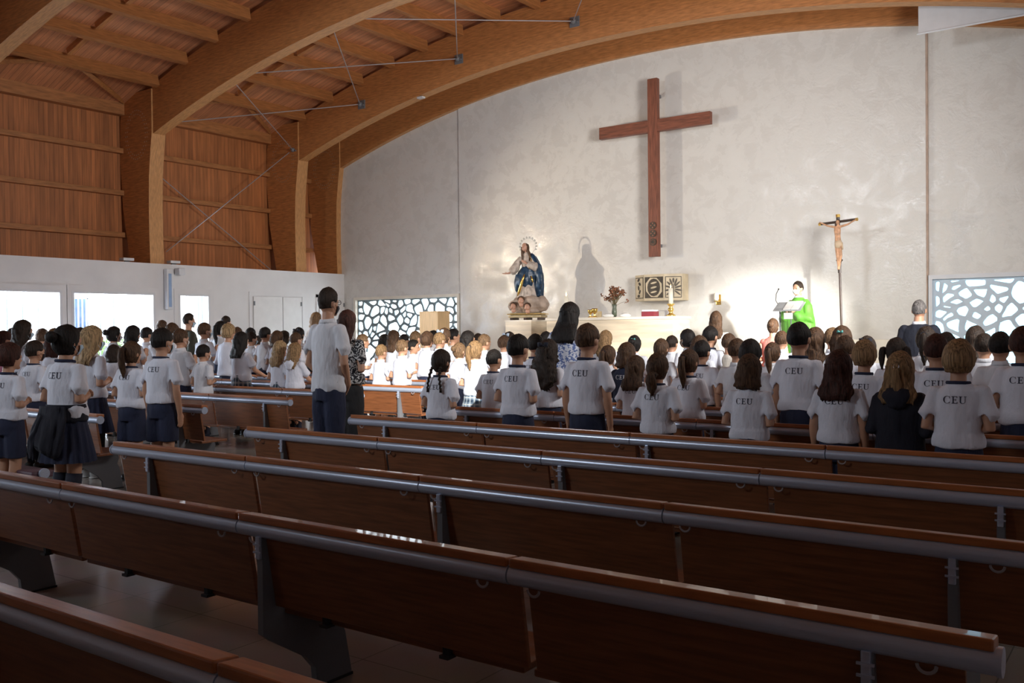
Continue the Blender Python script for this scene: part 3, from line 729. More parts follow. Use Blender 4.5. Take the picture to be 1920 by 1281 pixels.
for k in range(2):
    x0 = -.075+k*.125
    vs = [bm.verts.new((x0, -.13, hL-.052)), bm.verts.new((x0+.118, -.13, hL-.052)), bm.verts.new((x0+.118, .12, hL+.078)), bm.verts.new((x0, .12, hL+.078))]
    bm.faces.new(vs)
r = bmesh.ops.extrude_face_region(bm, geom=bm.faces[:])
for v in r['geom']:
    if isinstance(v, bmesh.types.BMVert): v.co.z += .012
o = obj('open_book', bm, M['paper']); o.location = (c.x, PYL, DZ); tag(o, 'open white book lying on the lectern board', 'book')
bm = bmesh.new(); box(bm, -.005, .005, -.07,.07,-.10,.0)
for v in bm.verts: v.co = Vector((v.co.y, -.18+v.co.x, v.co.z+hL-.10))
o = obj('hanging_paper', bm, M['paper']); o.location = (c.x+.03, PYL-.01, DZ); tag(o, 'white sheet hanging below the book at the lectern front', 'paper')
# wall speaker and camera on the left wall
t = thing('column_speaker', 'tall white column speaker with blue grille on the left wall', 'speaker', (XW, 11.78, 1.98))
bm = bmesh.new(); box(bm, .02, .14, -.07, .07, 0, .86, bev=.01); obj('cabinet', bm, M['white_frame'], t)
bm = bmesh.new(); box(bm, .14, .146, -.035, .035, .05, .76); obj('grille', bm, M['blue_panel'], t)
t = thing('box_speaker', 'small white box speaker beside the column speaker', 'speaker', (XW, 12.02, 2.72))
bm = bmesh.new(); box(bm, .05, .22, -.06, .09, 0, .15, bev=.02); obj('cabinet', bm, M['white_frame'], t)
bm = bmesh.new(); box(bm, .0, .06, -.02, .02, .04, .08); obj('bracket', bm, M['grey_steel'], t)
for Y, lb in ((10.95,'small white floodlight on the wall ledge left of the column base'), (12.05,'small white floodlight on the wall ledge above the speakers')):
    t = thing('floodlight', lb, 'lamp', (XW-.12, Y, 2.95))
    bm = bmesh.new(); box(bm, -.08, .08, -.12, .12, .03, .09, bev=.01); obj('housing', bm, M['white_frame'], t)
    bm = bmesh.new(); box(bm, -.02, .02, -.05, .05, 0, .03); obj('bracket', bm, M['grey_steel'], t)
c = aty(785, 186, 15.5); t = thing('arch_lamp', 'tiny white spotlight under the altar side arch', 'lamp', (c.x, 15.58, soffit(c.x)))
bm = bmesh.new(); box(bm, -.08, .08, -.05, .05, -.05, -.01, bev=.005); obj('housing', bm, M['white_frame'], t)
bm = bmesh.new(); box(bm, -.02, .02, -.02, .02, -.012, .01); obj('clip', bm, M['grey_steel'], t)
# hanging projection screen, upper right
SY = 15.95
a = aty(1722, 66, SY)
t = thing('projection_screen', 'grey white roller projection screen hanging under the arch at the upper right', 'screen', (a.x, SY, a.z))
bm = bmesh.new(); box(bm, 0, 3.2, 0, .006, .03, 1.2); obj('fabric', bm, M['screen'], t)
bm = bmesh.new(); tube(bm, [(-.02,0,.02),(3.22,0,.02)], .018, 8); obj('bottom_bar', bm, M['white_frame'], t)
# ================================================================ people
def skin_mat(name, col):
    m = mat(name, col, .5, var=.05, scale=8); m.node_tree.nodes['Principled BSDF'].inputs['Subsurface Weight'].default_value = 0
    return m
SK = skin_mat('skin', (.50,.27,.17)); SK_EYE = mat('eye_dark', (.03,.02,.02), .3, var=0); SK_LIP = mat('lip', (.42,.16,.12), .5, var=.02); SOCKN = mat('navy_sock', (.012,.014,.03), .8, var=.05); SKW = mat('eye_white', (.7,.68,.65), .4, var=0)
def cloth(name, col, rough=.85, var=.03):
    m = mat(name, col, rough, var=var, scale=11, stretch=(1,1,.42), bump=.8); [setattr(q.inputs['Distance'], 'default_value', .035) for q in m.node_tree.nodes if q.type == 'BUMP']; return m
C_WHITE = cloth('white_cotton', (.75,.78,.88)); C_POLO = cloth('white_polo', (.70,.72,.78)); C_NAVY = cloth('navy_cloth', (.016,.022,.055), var=.08); C_DNAVY = cloth('dark_navy_cloth', (.010,.011,.022), var=.08)
C_SUIT = cloth('navy_suit', (.006,.008,.018)); C_OLIVE = cloth('olive_shirt', (.075,.08,.06)); C_BLACK = cloth('black_trousers', (.014,.014,.016)); C_BEIGE = cloth('beige_knit', (.58,.54,.48)); C_RED = cloth('coral_top', (.55,.16,.13)); C_GREEN = mat('green_chasuble', (.10,.33,.035), .6, var=.08, scale=5, stretch=(6,6,1)); C_PINK = cloth('pink_cloth', (.62,.25,.36)); C_GREYB = cloth('grey_beige', (.45,.42,.38)); C_LETTER = mat('navy_print', (.02,.022,.05), .8, var=0); C_LETTERW = mat('white_print', (.8,.8,.8), .8, var=0)
C_SHOEW = mat('white_shoe', (.6,.6,.6), .5, var=.03); C_SHOEB = mat('black_shoe', (.02,.02,.022), .4, var=.03)
C_MASKB = mat('blue_mask', (.42,.58,.72), .8, var=.03); C_MASKW = mat('white_mask', (.72,.74,.76), .8, var=.03); C_MASKK = mat('black_mask', (.02,.02,.03), .8, var=.03); C_MASKP = mat('pink_mask', (.65,.18,.30), .8, var=.03)
def pattern_mat(name, kind):
    m, n, b = nt(name); b.inputs['Roughness'].default_value = .85
    tc = n.nodes.new('ShaderNodeTexCoord')
    def math_(op, a, bv=None):
        q = n.nodes.new('ShaderNodeMath'); q.operation = op
        for i, v in enumerate((a, bv)):
            if v is None: continue
            if isinstance(v, (int, float)): q.inputs[i].default_value = v
            else: n.links.new(v, q.inputs[i])
        return q.outputs[0]
    if kind == 'plaid':
        sx = n.nodes.new('ShaderNodeSeparateXYZ'); n.links.new(tc.outputs['Object'], sx.inputs[0])
        ang = math_('ARCTAN2', sx.outputs[0], sx.outputs[1])
        v = math_('FRACT', math_('MULTIPLY', ang, 14/(2*math.pi))); h = math_('FRACT', math_('MULTIPLY', sx.outputs[2], 13.0))
        g1 = math_('LESS_THAN', v, .42); g2 = math_('LESS_THAN', h, .42); w1 = math_('LESS_THAN', math_('ABSOLUTE', math_('SUBTRACT', v, .7)), .05); w2 = math_('LESS_THAN', math_('ABSOLUTE', math_('SUBTRACT', h, .7)), .05)
        s = math_('MULTIPLY', math_('ADD', g1, g2), .5); w = math_('MAXIMUM', w1, w2)
        cr = n.nodes.new('ShaderNodeValToRGB'); cr.color_ramp.elements[0].color = (.20,.26,.33,1); cr.color_ramp.elements[1].color = (.012,.03,.06,1); n.links.new(s, cr.inputs[0])
        mx = n.nodes.new('ShaderNodeMix'); mx.data_type = 'RGBA'; n.links.new(w, mx.inputs[0]); n.links.new(cr.outputs[0], mx.inputs[6]); mx.inputs[7].default_value = (.5,.52,.5,1)
        n.links.new(mx.outputs[2], b.inputs['Base Color'])
    else:
        nz = n.nodes.new('ShaderNodeTexNoise')
        nz.inputs['Scale'].default_value = {'zebra': 15, 'floral': 48, 'stripe': 1}[kind]
        if kind == 'zebra': nz.inputs['Distortion'].default_value = 3.5; nz.inputs['Detail'].default_value = 1
        n.links.new(tc.outputs['Object'], nz.inputs['Vector'])
        src = nz.outputs['Fac']
        if kind == 'stripe':
            sx = n.nodes.new('ShaderNodeSeparateXYZ'); n.links.new(tc.outputs['Object'], sx.inputs[0]); src = math_('FRACT', math_('MULTIPLY', sx.outputs[2], 17))
        cr = n.nodes.new('ShaderNodeValToRGB'); cr.color_ramp.interpolation = 'CONSTANT'
        t = {'zebra': .52, 'floral': .52, 'stripe': .5}[kind]; cr.color_ramp.elements[0].position = 0; cr.color_ramp.elements[1].position = t
        a, c = {'zebra': ((.015,.015,.02),(.55,.55,.55)), 'floral': ((.72,.76,.86),(.13,.19,.42)), 'stripe': ((.65,.65,.65),(.02,.02,.02))}[kind]
        cr.color_ramp.elements[0].color = (*a, 1); cr.color_ramp.elements[1].color = (*c, 1); n.links.new(src, cr.inputs[0]); n.links.new(cr.outputs[0], b.inputs['Base Color'])
    return m
C_PLAID = pattern_mat('plaid_skirt', 'plaid'); C_ZEBRA = pattern_mat('black_white_print', 'zebra'); C_FLORAL = pattern_mat('blue_floral_print', 'floral'); C_STRIPE = pattern_mat('black_white_stripes', 'stripe')
HAIR = {k: mat('hair_'+k, c, .58, var=.32, scale=16, stretch=(7,7,.45), bump=.9, spec=.22) for k, c in dict(black=(.014,.011,.010), dark=(.028,.018,.013), brown=(.075,.040,.022), auburn=(.05,.018,.013), light=(.16,.095,.05), blond=(.33,.22,.115), grey=(.13,.12,.115), gold=(.24,.145,.07)).items()}
# skeletons in metres, facing +Y, standing on z = 0
SP = {
 'child': dict(H=1.30, ank=.065, knee=.345, hip=.64, crotch=.585, waist=.775, chest=.93, sh=1.025, sx=.132, neck=1.07, chin=1.10, hc=1.197, hr=(.074,.091,.103),
    rh=(.128,.092), rw=(.108,.082), rc=(.125,.088), rs=(.112,.07), nk=.045, thigh=.070, calf=.045, ua=.036, fa=.029, wr=.022, L1=.215, L2=.195, hand=1.0, hx=.062, vox=.0075, foot=.20),
 'man': dict(H=1.78, ank=.085, knee=.50, hip=.93, crotch=.84, waist=1.08, chest=1.30, sh=1.44, sx=.185, neck=1.50, chin=1.545, hc=1.662, hr=(.078,.099,.118),
    rh=(.165,.115), rw=(.148,.108), rc=(.172,.118), rs=(.155,.09), nk=.060, thigh=.095, calf=.060, ua=.048, fa=.038, wr=.028, L1=.30, L2=.265, hand=1.28, hx=.085, vox=.009, foot=.27),
 'woman': dict(H=1.66, ank=.08, knee=.46, hip=.87, crotch=.79, waist=1.03, chest=1.21, sh=1.345, sx=.160, neck=1.40, chin=1.44, hc=1.552, hr=(.073,.093,.108),
    rh=(.168,.118), rw=(.120,.092), rc=(.148,.108), rs=(.132,.08), nk=.050, thigh=.092, calf=.055, ua=.040, fa=.033, wr=.024, L1=.275, L2=.24, hand=1.15, hx=.08, vox=.009, foot=.24),
}
def arm_pts(s, pose, sgn):
    S = Vector((sgn*s['sx'], 0, s['sh']-.012)); L1, L2 = s['L1'], s['L2']; k = L1/.215
    if pose == 'down': e = S+Vector((sgn*.035*k, -.012*k, -L1*.985)); w = e+Vector((0, .035*k, -L2*.98)); hd = Vector((0,.12,-1)); pal = Vector((-sgn,0,0))
    elif pose == 'low': e = S+Vector((sgn*.05*k, -.02*k, -L1*.96)); w = Vector((sgn*.06*k, .125*k, e.z-L2*.72)); hd = Vector((-sgn*.8,.15,-.6)); pal = Vector((0,-1,0))
    elif pose == 'clasp': e = S+Vector((sgn*.040*k, -.040*k, -L1*.96)); w = Vector((sgn*.055*k, .125*k, e.z+.025*k)); hd = Vector((-sgn*.85,.40,.15)); pal = Vector((0,-.5,-.3))
    elif pose == 'pray': e = S+Vector((sgn*.035*k, .04*k, -L1*.95)); w = Vector((sgn*.024*k, .185*k, e.z+.09*k)); hd = Vector((-sgn*.03,.35,1)); pal = Vector((-sgn,0,0))
    elif pose == 'rail': e = S+Vector((sgn*.03*k, .09*k, -L1*.9)); w = e+Vector((-sgn*.015*k, .165*k, -.075*k)); hd = Vector((-sgn*.1,1,-.15)); pal = Vector((0,0,-1))
    return S, e, w, hd.normalized(), pal.normalized()
def add_hand(bm, w, hd, pal, sgn, k, curl=.35):
    side = hd.cross(pal).normalized(); pal = side.cross(hd).normalized() if side.cross(hd).dot(pal) > 0 else -side.cross(hd).normalized()
    if side.dot(Vector((0,1,0.6))) < 0 and abs(hd.z) > .5: side = -side
    if abs(hd.z) <= .5 and side.z < 0: side = -side           # thumb side up / forward
    c = w+hd*.042*k
    tube(bm, [w-hd*.02*k, w+hd*.015*k, c, w+hd*.075*k], [(.021*k,.016*k),(.027*k,.015*k),(.034*k,.014*k),(.033*k,.012*k)], 10, up=pal)
    for i, (o_, L) in enumerate(((.025,.058),(.0085,.066),(-.0085,.062),(-.024,.048))):
        p = w+hd*.066*k+side*o_*k; a = p+(hd+pal*curl*.5).normalized()*L*.5*k; b = a+(hd+pal*curl*1.6).normalized()*L*.5*k
        tube(bm, [p, a, b], [.0085*k,.0078*k,.0065*k], 7)
    p = w+hd*.018*k+side*.022*k; a = p+(hd*.55+side*.65+pal*.3).normalized()*.035*k; b = a+(hd+pal*.4).normalized()*.026*k
    tube(bm, [p, a, b], [.0115*k,.009*k,.0075*k], 7)
def build_body(kind, pose, nm):
    s = SP[kind]; bm = bmesh.new(); k = s['L1']/.215
    tube(bm, [(0,0,s['crotch']-.01),(0,-.004,s['hip']),(0,-.002,(s['hip']+s['waist'])/2),(0,0,s['waist']),(0,.004,s['chest']),(0,-.002,s['sh']-.02),(0,-.006,s['sh']+.012),(0,-.008,s['neck'])],
         [tuple(c*.86 for c in s['rh']),s['rh'],tuple(c*.97 for c in s['rh']),s['rw'],s['rc'],s['rs'],(s['rs'][0]*.72,s['rs'][1]*.85),(s['nk']*1.15,s['nk']*1.1)], 22, up=(0,1,0))
    tube(bm, [(0,-.010,s['neck']-.03*k),(0,-.004,s['neck']+.01),(0,.002,s['chin']+.03)], [s['nk']*1.08,s['nk'],s['nk']*.98], 14, up=(0,1,0))
    for g in (-1, 1):
        ball(bm, (g*s['sx']*.90, -.003, s['sh']-.018), (s['ua']*1.05, s['ua']*1.0, s['ua']*.98))
        S, e, w, hd, pal = arm_pts(s, pose, g)
        tube(bm, [S+Vector((-g*.03*k,0,.004)), S+(e-S)*.15, S+(e-S)*.55, e, e+(w-e)*.25, e+(w-e)*.65, w], [s['ua']*.92,s['ua']*.95,s['ua']*.97,s['fa']*1.02,s['fa']*1.08,s['fa']*.86,s['wr']], 12)
        add_hand(bm, w, hd, pal, g, s['hand'])
        hx = s['hx']
        tube(bm, [(g*hx*.95,-.004,s['hip']-.01),(g*hx*1.02,0,s['hip']-.10*k),(g*hx,.002,(s['hip']+s['knee'])/2-.03),(g*hx*.98,.004,s['knee']+.02),(g*hx*.98,.0,s['knee']-.03),(g*hx,-.010,s['knee']*.70),(g*hx,-.008,s['knee']*.38),(g*hx,-.004,s['ank'])],
             [s['thigh'],s['thigh']*1.02,s['thigh']*.82,s['calf']*1.08,s['calf']*1.02,s['calf']*1.05,s['calf']*.72,s['calf']*.62], 14, up=(0,1,0))
        ft = s['foot']
        tube(bm, [(g*hx,-ft*.24,ft*.14),(g*hx,-ft*.05,ft*.20),(g*hx*1.05,ft*.3,ft*.15),(g*hx*1.1,ft*.62,ft*.10),(g*hx*1.1,ft*.74,ft*.08)], [(ft*.13,ft*.13),(ft*.15,ft*.19),(ft*.18,ft*.14),(ft*.18,ft*.09),(ft*.12,ft*.06)], 12, up=(0,0,1))
    c = Vector((0,.012,s['hc'])); a, b, h = s['hr']
    ball(bm, c+Vector((0,-.006,.012)), (a,b*1.0,h*.88), u=20, v=14)
    ball(bm, c+Vector((0,.018,-h*.30)), (a*.82,b*.78,h*.70), u=18, v=12)
    tube(bm, [c+Vector((0,b*.83,h*.12)), c+Vector((0,b*1.00,-h*.12)), c+Vector((0,b*1.13,-h*.24)), c+Vector((0,b*.92,-h*.31))], [a*.13,a*.15,a*.22,a*.18], 8)
    ball(bm, c+Vector((0,b*.80,-h*.80)), (a*.30,b*.22,h*.16))
    ball(bm, c+Vector((0,b*.86,-h*.52)), (a*.32,b*.12,h*.10))
    for g in (-1, 1):
        ball(bm, c+Vector((g*a*1.0,-.012,-h*.10)), (a*.14,b*.20,h*.26), rot=Matrix.Rotation(-g*.35, 3, 'Z'))
        ball(bm, c+Vector((g*a*.42,b*.84,h*.02)), (a*.20,b*.12,h*.09)); ball(bm, c+Vector((g*a*.40,b*.86,h*.20)), (a*.26,b*.09,h*.05))
    me = fuse(nm, bm, s['vox'], .32, 2, [SK, SK_EYE, SK_LIP, SOCKN, SKW])
    for f in me.polygons:
        p = f.center-c
        if p.y > b*.6:
            if min((p-Vector((g*a*.42,p.y,h*.03))).length for g in (-1,1)) < h*.075: f.material_index = 1
            if abs(p.z+h*.53) < h*.055 and abs(p.x) < a*.30: f.material_index = 2
    return me
def wrinkle(me, amp, zlo, zhi, seed=0, freq=9, bunch=1.0):
    bm = bmesh.new(); bm.from_mesh(me); bm.normal_update()
    off = Vector((seed*3.1, seed*1.7, seed))
    for v in bm.verts:
        t = max(0, min(1, (zhi-v.co.z)/(zhi-zlo)))
        a = noise.noise(Vector((v.co.x*freq, v.co.y*freq, v.co.z*freq*.38))+off)
        b = noise.noise(Vector((v.co.x*freq*.5+v.co.z*3, v.co.y*freq*.5, v.co.z*freq*1.6))+off*2)
        v.co += v.normal*(amp*(.45+.9*t)*(a*1.3+b*.7*bunch))
    bm.to_mesh(me); bm.free(); smooth(me)
def build_top(kind, pose, nm, m_, style='tee', seed=0):
    """tee, polo, long (long sleeves), jacket, dress"""
    s = SP[kind]; bm = bmesh.new(); k = s['L1']/.215; loose = {'tee':1.08,'polo':1.05,'long':1.20,'jacket':1.10,'dress':1.06,'vest':1.05}[style]
    hem = {'tee': s['hip']+.05*k,'polo': s['hip']+(.03*k if kind == 'child' else -.03),'long': s['crotch']+.03*k,'jacket': s['crotch']-.02*k,'dress': s['knee']+.02,'vest': s['hip']+.05}[style]
    rh, rw, rc, rs = [tuple(q*loose for q in s[z]) for z in ('rh','rw','rc','rs')]
    prof = []
    if style == 'dress': prof += [((0,0,hem),(rh[0]*1.45,rh[1]*1.6)),((0,0,(hem+s['hip'])/2),(rh[0]*1.25,rh[1]*1.35))]
    else: prof += [((0,0,hem),(rh[0]*1.07,rh[1]*1.14)),((0,0,hem+.035*k),(rh[0]*1.09,rh[1]*1.16))]
    prof += [((0,-.002,max(s['hip'],hem+.07*k)),(rh[0]*1.03,rh[1]*1.08)),((0,0,s['waist']),(rw[0]*(1.14 if style != 'dress' else 1.04),rw[1]*1.14)),((0,.003,s['chest']),(rc[0]*1.05,rc[1]*1.07)),
        ((0,-.002,s['sh']-.012),(rs[0]*1.08,rs[1]*1.14)),((0,-.006,s['sh']+.022*k),(rs[0]*.76,rs[1]*.98)),((0,-.006,s['neck']-.004),(s['nk']*1.28,s['nk']*1.25)),((0,-.006,s['neck']+.008),(s['nk']*1.22,s['nk']*1.2))]
    tube(bm, [p for p, r in prof], [r for p, r in prof], 26, up=(0,1,0))
    for g in (-1, 1):
        S, e, w, hd, pal = arm_pts(s, pose, g); d = (e-S)
        if style in ('vest',): 
            ball(bm, S+Vector((-g*.02,0,.0)), (s['ua']*1.15,s['ua']*1.35,s['ua']*1.2)); continue
        r0_ = s['ua']*1.16
        ball(bm, (g*s['sx']*.90, -.003, s['sh']-.016), (s['ua']*1.36, s['ua']*1.34, s['ua']*1.26))
        if style in ('long','jacket'):
            tube(bm, [S+Vector((-g*.05*k,0,.002)), S+d*.08, S+d*.6, e+d.normalized()*.004, e+(w-e)*.3, e+(w-e)*.93], [r0_*.95,r0_*1.08,r0_,s['fa']*1.42,s['fa']*1.4,s['wr']*1.45], 14)
            ball(bm, e, s['fa']*1.42)
        else:
            f_ = .66 if style == 'tee' else .60
            if style == 'dress': f_ = .42
            tube(bm, [S+Vector((-g*.055*k,0,.004)), S+Vector((0,0,.002)), S+d*.20, S+d*.45, S+d*f_+Vector((g*.006,0,0)), S+d*(f_+.01)], [r0_*.88,r0_*1.02,r0_*1.10,r0_*1.22,r0_*1.34,r0_*1.28], 16)
    me = fuse(nm, bm, .0085 if kind == 'child' else .0105, .5, 4, [m_])
    wrinkle(me, (.0115 if kind == 'child' else .013)*(.6 if style == 'jacket' else 1), hem, s['sh'], seed)
    return me
def build_collar(kind, m_, nm, polo=False):
    s = SP[kind]; bm = bmesh.new(); n = s['neck']
    if polo:
        tube(bm, [(0,-.006,n-.012),(0,-.006,n+.012),(0,-.008,n+.028)], [(s['nk']*1.42,s['nk']*1.42),(s['nk']*1.30,s['nk']*1.28),(s['nk']*1.18,s['nk']*1.15)], 20, up=(0,1,0))
    else:
        pts = [(s['nk']*1.34*math.cos(a), -.006+s['nk']*1.30*math.sin(a), n+.001-.012*math.sin(a)*(1 if math.sin(a) > 0 else .3)) for a in [2*math.pi*i/24 for i in range(25)]]
        tube(bm, pts, [(.009,.011)]*25, 6)
    return bm_mesh(nm, bm, [m_])
GLY = {}
def letters(shirt, kind, m_, nm, size=.042, drop=.115, shift=-.004):
    """serif capitals C E U laid on the back of the shirt"""
    s = SP[kind]; k = s['L1']/.215; bm = bmesh.new(); tmp = bmesh.new(); tmp.from_mesh(shirt); bvh = BVHTree.FromBMesh(tmp)
    h = size*k; zt = s['neck']-drop*k
    def place(u, v):      # u to the viewer's right (viewer stands behind, looking +y)
        x = u*h+shift*k; z = zt+v*h; hit = bvh.ray_cast(Vector((x, -1, z)), Vector((0,1,0)))
        y = hit[0].y if hit[0] else -.1
        return Vector((x, y-.0025, z))
    def strip(L, Rr):
        A = [bm.verts.new(place(*p)) for p in L]; B = [bm.verts.new(place(*p)) for p in Rr]
        for i in range(len(L)-1): bm.faces.new((A[i], B[i], B[i+1], A[i+1]))
    def rect(x0, x1, z0, z1, n=4):
        if (x1-x0) > (z1-z0): strip([(x0+(x1-x0)*i/n, z0) for i in range(n+1)], [(x0+(x1-x0)*i/n, z1) for i in range(n+1)])
        else: strip([(x0, z0+(z1-z0)*i/n) for i in range(n+1)], [(x1, z0+(z1-z0)*i/n) for i in range(n+1)])
    # E
    o = -.42; rect(o+.14, o+.30, 0, 1); rect(o, o+.74, 0, .08); rect(o, o+.74, .92, 1); rect(o+.28, o+.60, .47, .55); rect(o+.68, o+.75, 0, .26); rect(o+.66, o+.73, .76, 1); rect(o+.54, o+.60, .38, .64)
    # C
    o = -1.02; aa = [R(50)+R(262)*i/16 for i in range(17)]
    strip([(o+.5*math.cos(a), .5+.52*math.sin(a)) for a in aa], [(o+(.5-.05-.14*max(0, -math.cos(a))**1.0)*math.cos(a)+.0, .5+(.52-.06)*math.sin(a)) for a in aa])
    rect(o+.30, o+.37, .68, .99); rect(o+.30, o+.36, .04, .25)
    # U
    o = .50; rect(o+.12, o+.28, .30, 1); rect(o+.74, o+.81, .30, 1); rect(o, o+.42, .93, 1); rect(o+.60, o+.95, .93, 1)
    aa = [math.pi+math.pi*i/10 for i in range(11)]
    strip([(o+.465+.345*math.cos(a), .30+.31*math.sin(a)) for a in aa], [(o+.475+(.265-.07*max(0,-math.cos(a)))*math.cos(a), .30+.235*math.sin(a)) for a in aa])
    tmp.free(); return bm_mesh(nm, bm, [m_])
def build_shorts(kind, m_, nm, long_=False, seed=1):
    s = SP[kind]; bm = bmesh.new(); k = s['L1']/.215; zb = s['knee']+.03*k if not long_ else s['ank']+.005
    tube(bm, [(0,-.002,s['crotch']-.015),(0,-.004,s['hip']),(0,0,s['waist']-.01)], [(s['rh'][0]*1.04,s['rh'][1]*1.12),(s['rh'][0]*1.06,s['rh'][1]*1.13),(s['rw'][0]*1.06,s['rw'][1]*1.10)], 22, up=(0,1,0))
    for g in (-1, 1):
        hx = s['hx']
        if long_: P = [((g*hx*.98,0,s['hip']),s['thigh']*1.05),((g*hx,0,s['hip']-.14*k),s['thigh']*1.10),((g*hx,0,s['knee']),s['calf']*1.45),((g*hx,-.006,s['knee']*.5),s['calf']*1.30),((g*hx,-.002,zb),s['calf']*1.22)]
        else: P = [((g*hx*.98,0,s['hip']),s['thigh']*1.04),((g*hx*1.03,0,s['hip']-.10*k),s['thigh']*1.13),((g*hx*1.06,0,zb),s['thigh']*1.16)]
        tube(bm, [p for p, r in P], [(r, r*1.05) for p, r in P], 18, up=(0,1,0))
    me = fuse(nm, bm, .010 if kind == 'child' else .012, .5, 3, [m_]); wrinkle(me, .006, zb, s['hip'], seed); return me
def build_skirt(kind, m_, nm):
    s = SP[kind]; bm = bmesh.new(); k = s['L1']/.215; rings = []
    for z, f in ((s['waist']-.01, .98),(s['hip'], 1.12),(s['hip']-.08*k, 1.28),(s['knee']+.05*k, 1.55)):
        ring = []
        for i in range(72):
            a = 2*math.pi*i/72; pl = 1+.035*(f-.9)*3*math.sin(a*18)
            ring.append(bm.verts.new((s['rh'][0]*f*pl*math.cos(a), s['rh'][1]*f*1.08*pl*math.sin(a), z)))
        rings.append(ring)
    for A, B in zip(rings, rings[1:]):
        for i in range(72): bm.faces.new((A[i], A[(i+1)%72], B[(i+1)%72], B[i]))
    bm.faces.new(rings[0]); return bm_mesh(nm, bm, [m_])
def build_shoes(kind, m_, nm):
    s = SP[kind]; bm = bmesh.new(); ft = s['foot']; hx = s['hx']
    for g in (-1, 1):
        tube(bm, [(g*hx,-ft*.30,ft*.15),(g*hx,-ft*.12,ft*.20),(g*hx*1.05,ft*.25,ft*.17),(g*hx*1.1,ft*.62,ft*.11),(g*hx*1.1,ft*.80,ft*.09)], [(ft*.12,ft*.14),(ft*.18,ft*.20),(ft*.21,ft*.17),(ft*.21,ft*.11),(ft*.12,ft*.08)], 14, up=(0,0,1))
        tube(bm, [(g*hx,-ft*.33,ft*.04),(g*hx,0,ft*.04),(g*hx*1.1,ft*.5,ft*.04),(g*hx*1.1,ft*.84,ft*.04)], [(ft*.14,ft*.04),(ft*.20,ft*.04),(ft*.23,ft*.04),(ft*.13,ft*.04)], 12, up=(0,0,1))
    return bm_mesh(nm, bm, [m_])
def build_socks(kind, m_, nm, top):
    s = SP[kind]; bm = bmesh.new()
    for g in (-1, 1):
        hx = s['hx']; P = [((g*hx,-.004,s['ank']-.01),s['calf']*.78),((g*hx,-.008,s['knee']*.38),s['calf']*.84),((g*hx,-.010,s['knee']*.70),s['calf']*1.16),((g*hx,0,top),s['calf']*1.14)]
        tube(bm, [p for p, r in P], [r for p, r in P], 16, up=(0,1,0))
    return bm_mesh(nm, bm, [m_])
def build_mask(kind, m_, nm):
    s = SP[kind]; a, b, h = s['hr']; c = Vector((0,.012,s['hc'])); bm = bmesh.new(); rows = []
    for j in range(7):
        z = -h*.20-h*.66*j/6; row = []
        for i in range(13):
            an = R(-68)+R(136)*i/12; bulge = 1.08-.05*abs(j-2.5)
            zz = z*1.0; f = math.sqrt(max(.05, 1-((zz+h*.25)/(h*.86))**2))
            row.append(bm.verts.new(c+Vector((math.sin(an)*a*.96*f*1.04, .014+math.cos(an)*b*.90*f*bulge+ (.022 if abs(i-6) < 2 and j < 3 else .006)*math.cos(an), zz))))
        rows.append(row)
    for A, B in zip(rows, rows[1:]):
        for i in range(12): bm.faces.new((A[i], A[i+1], B[i+1], B[i]))
    for g in (-1, 1):
        for z0_, z1_ in ((-h*.24, -h*.02), (-h*.78, -h*.24)):
            tube(bm, [c+Vector((g*a*.93, b*.35, z0_)), c+Vector((g*a*1.04, b*.1, (z0_+z1_)/2)), c+Vector((g*a*1.10,-b*.22,z1_))], .0018, 4)
    return bm_mesh(nm, bm, [m_])
def hair_cap(bm, kind, style, seed=0):
    s = SP[kind]; a, b, h = s['hr']; c = Vector((0,.008,s['hc']+.006)); U, V = 56, 34
    rows = []
    for j in range(V+1):
        th = math.pi*j/V; row = []
        for i in range(U):
            ph = 2*math.pi*i/U; d = Vector((math.sin(th)*math.cos(ph), math.sin(th)*math.sin(ph), math.cos(th)))
            front = d.y-(.38+.52*max(d.z,-.3)); m = 1-max(0, min(1, (front+.02)/.10))
            if style in ('short','buzz','grey'):
                nape = -.50+.10*abs(d.x)
                if d.z < nape: m *= max(0, 1-(nape-d.z)/.10)
                if d.z < .10 and d.y > -.30+ .25*max(0,-d.z): m *= max(0, min(1, 1-(.10-d.z)/.16))
                th_ = {'short':.13,'buzz':.06,'grey':.08}[style]*(1+.35*max(0, d.z))
                if d.z < .1: th_ *= max(.25, 1+(d.z-.1)*1.5)
            elif style == 'bowl':
                nape = -.66
                if d.z < nape: m *= max(0, 1-(nape-d.z)/.08)
                if d.z < -.15 and d.y > -.05: m *= max(0, 1-(-.15-d.z)/.15)
                th_ = .22*(1+.25*max(0,d.z))*(1 if d.z > -.35 else .75)
            else:
                if d.z < -.25 and d.y > .15: m *= max(0, 1-(-.25-d.z)/.2)
                th_ = .14 if style in ('pony','bun','braid','tail','pig') else .20
            n_ = noise.noise(d*4.5+Vector((seed,seed*2,0)))*.05+noise.noise(Vector((d.x*16,d.y*16,d.z*4)))*.028
            r = 1+m*(th_+n_)-.10*(1-m)
            dd = Vector((d.x*a*r, d.y*b*r, d.z*h*r*(.97 if d.z > 0 else .93)))
            row.append(bm.verts.new(c+dd))
        rows.append(row)
    for A, B in zip(rows, rows[1:]):
        for i in range(U): bm.faces.new((A[i], A[(i+1)%U], B[(i+1)%U], B[i]))
    bmesh.ops.remove_doubles(bm, verts=bm.verts[:], dist=1e-5)
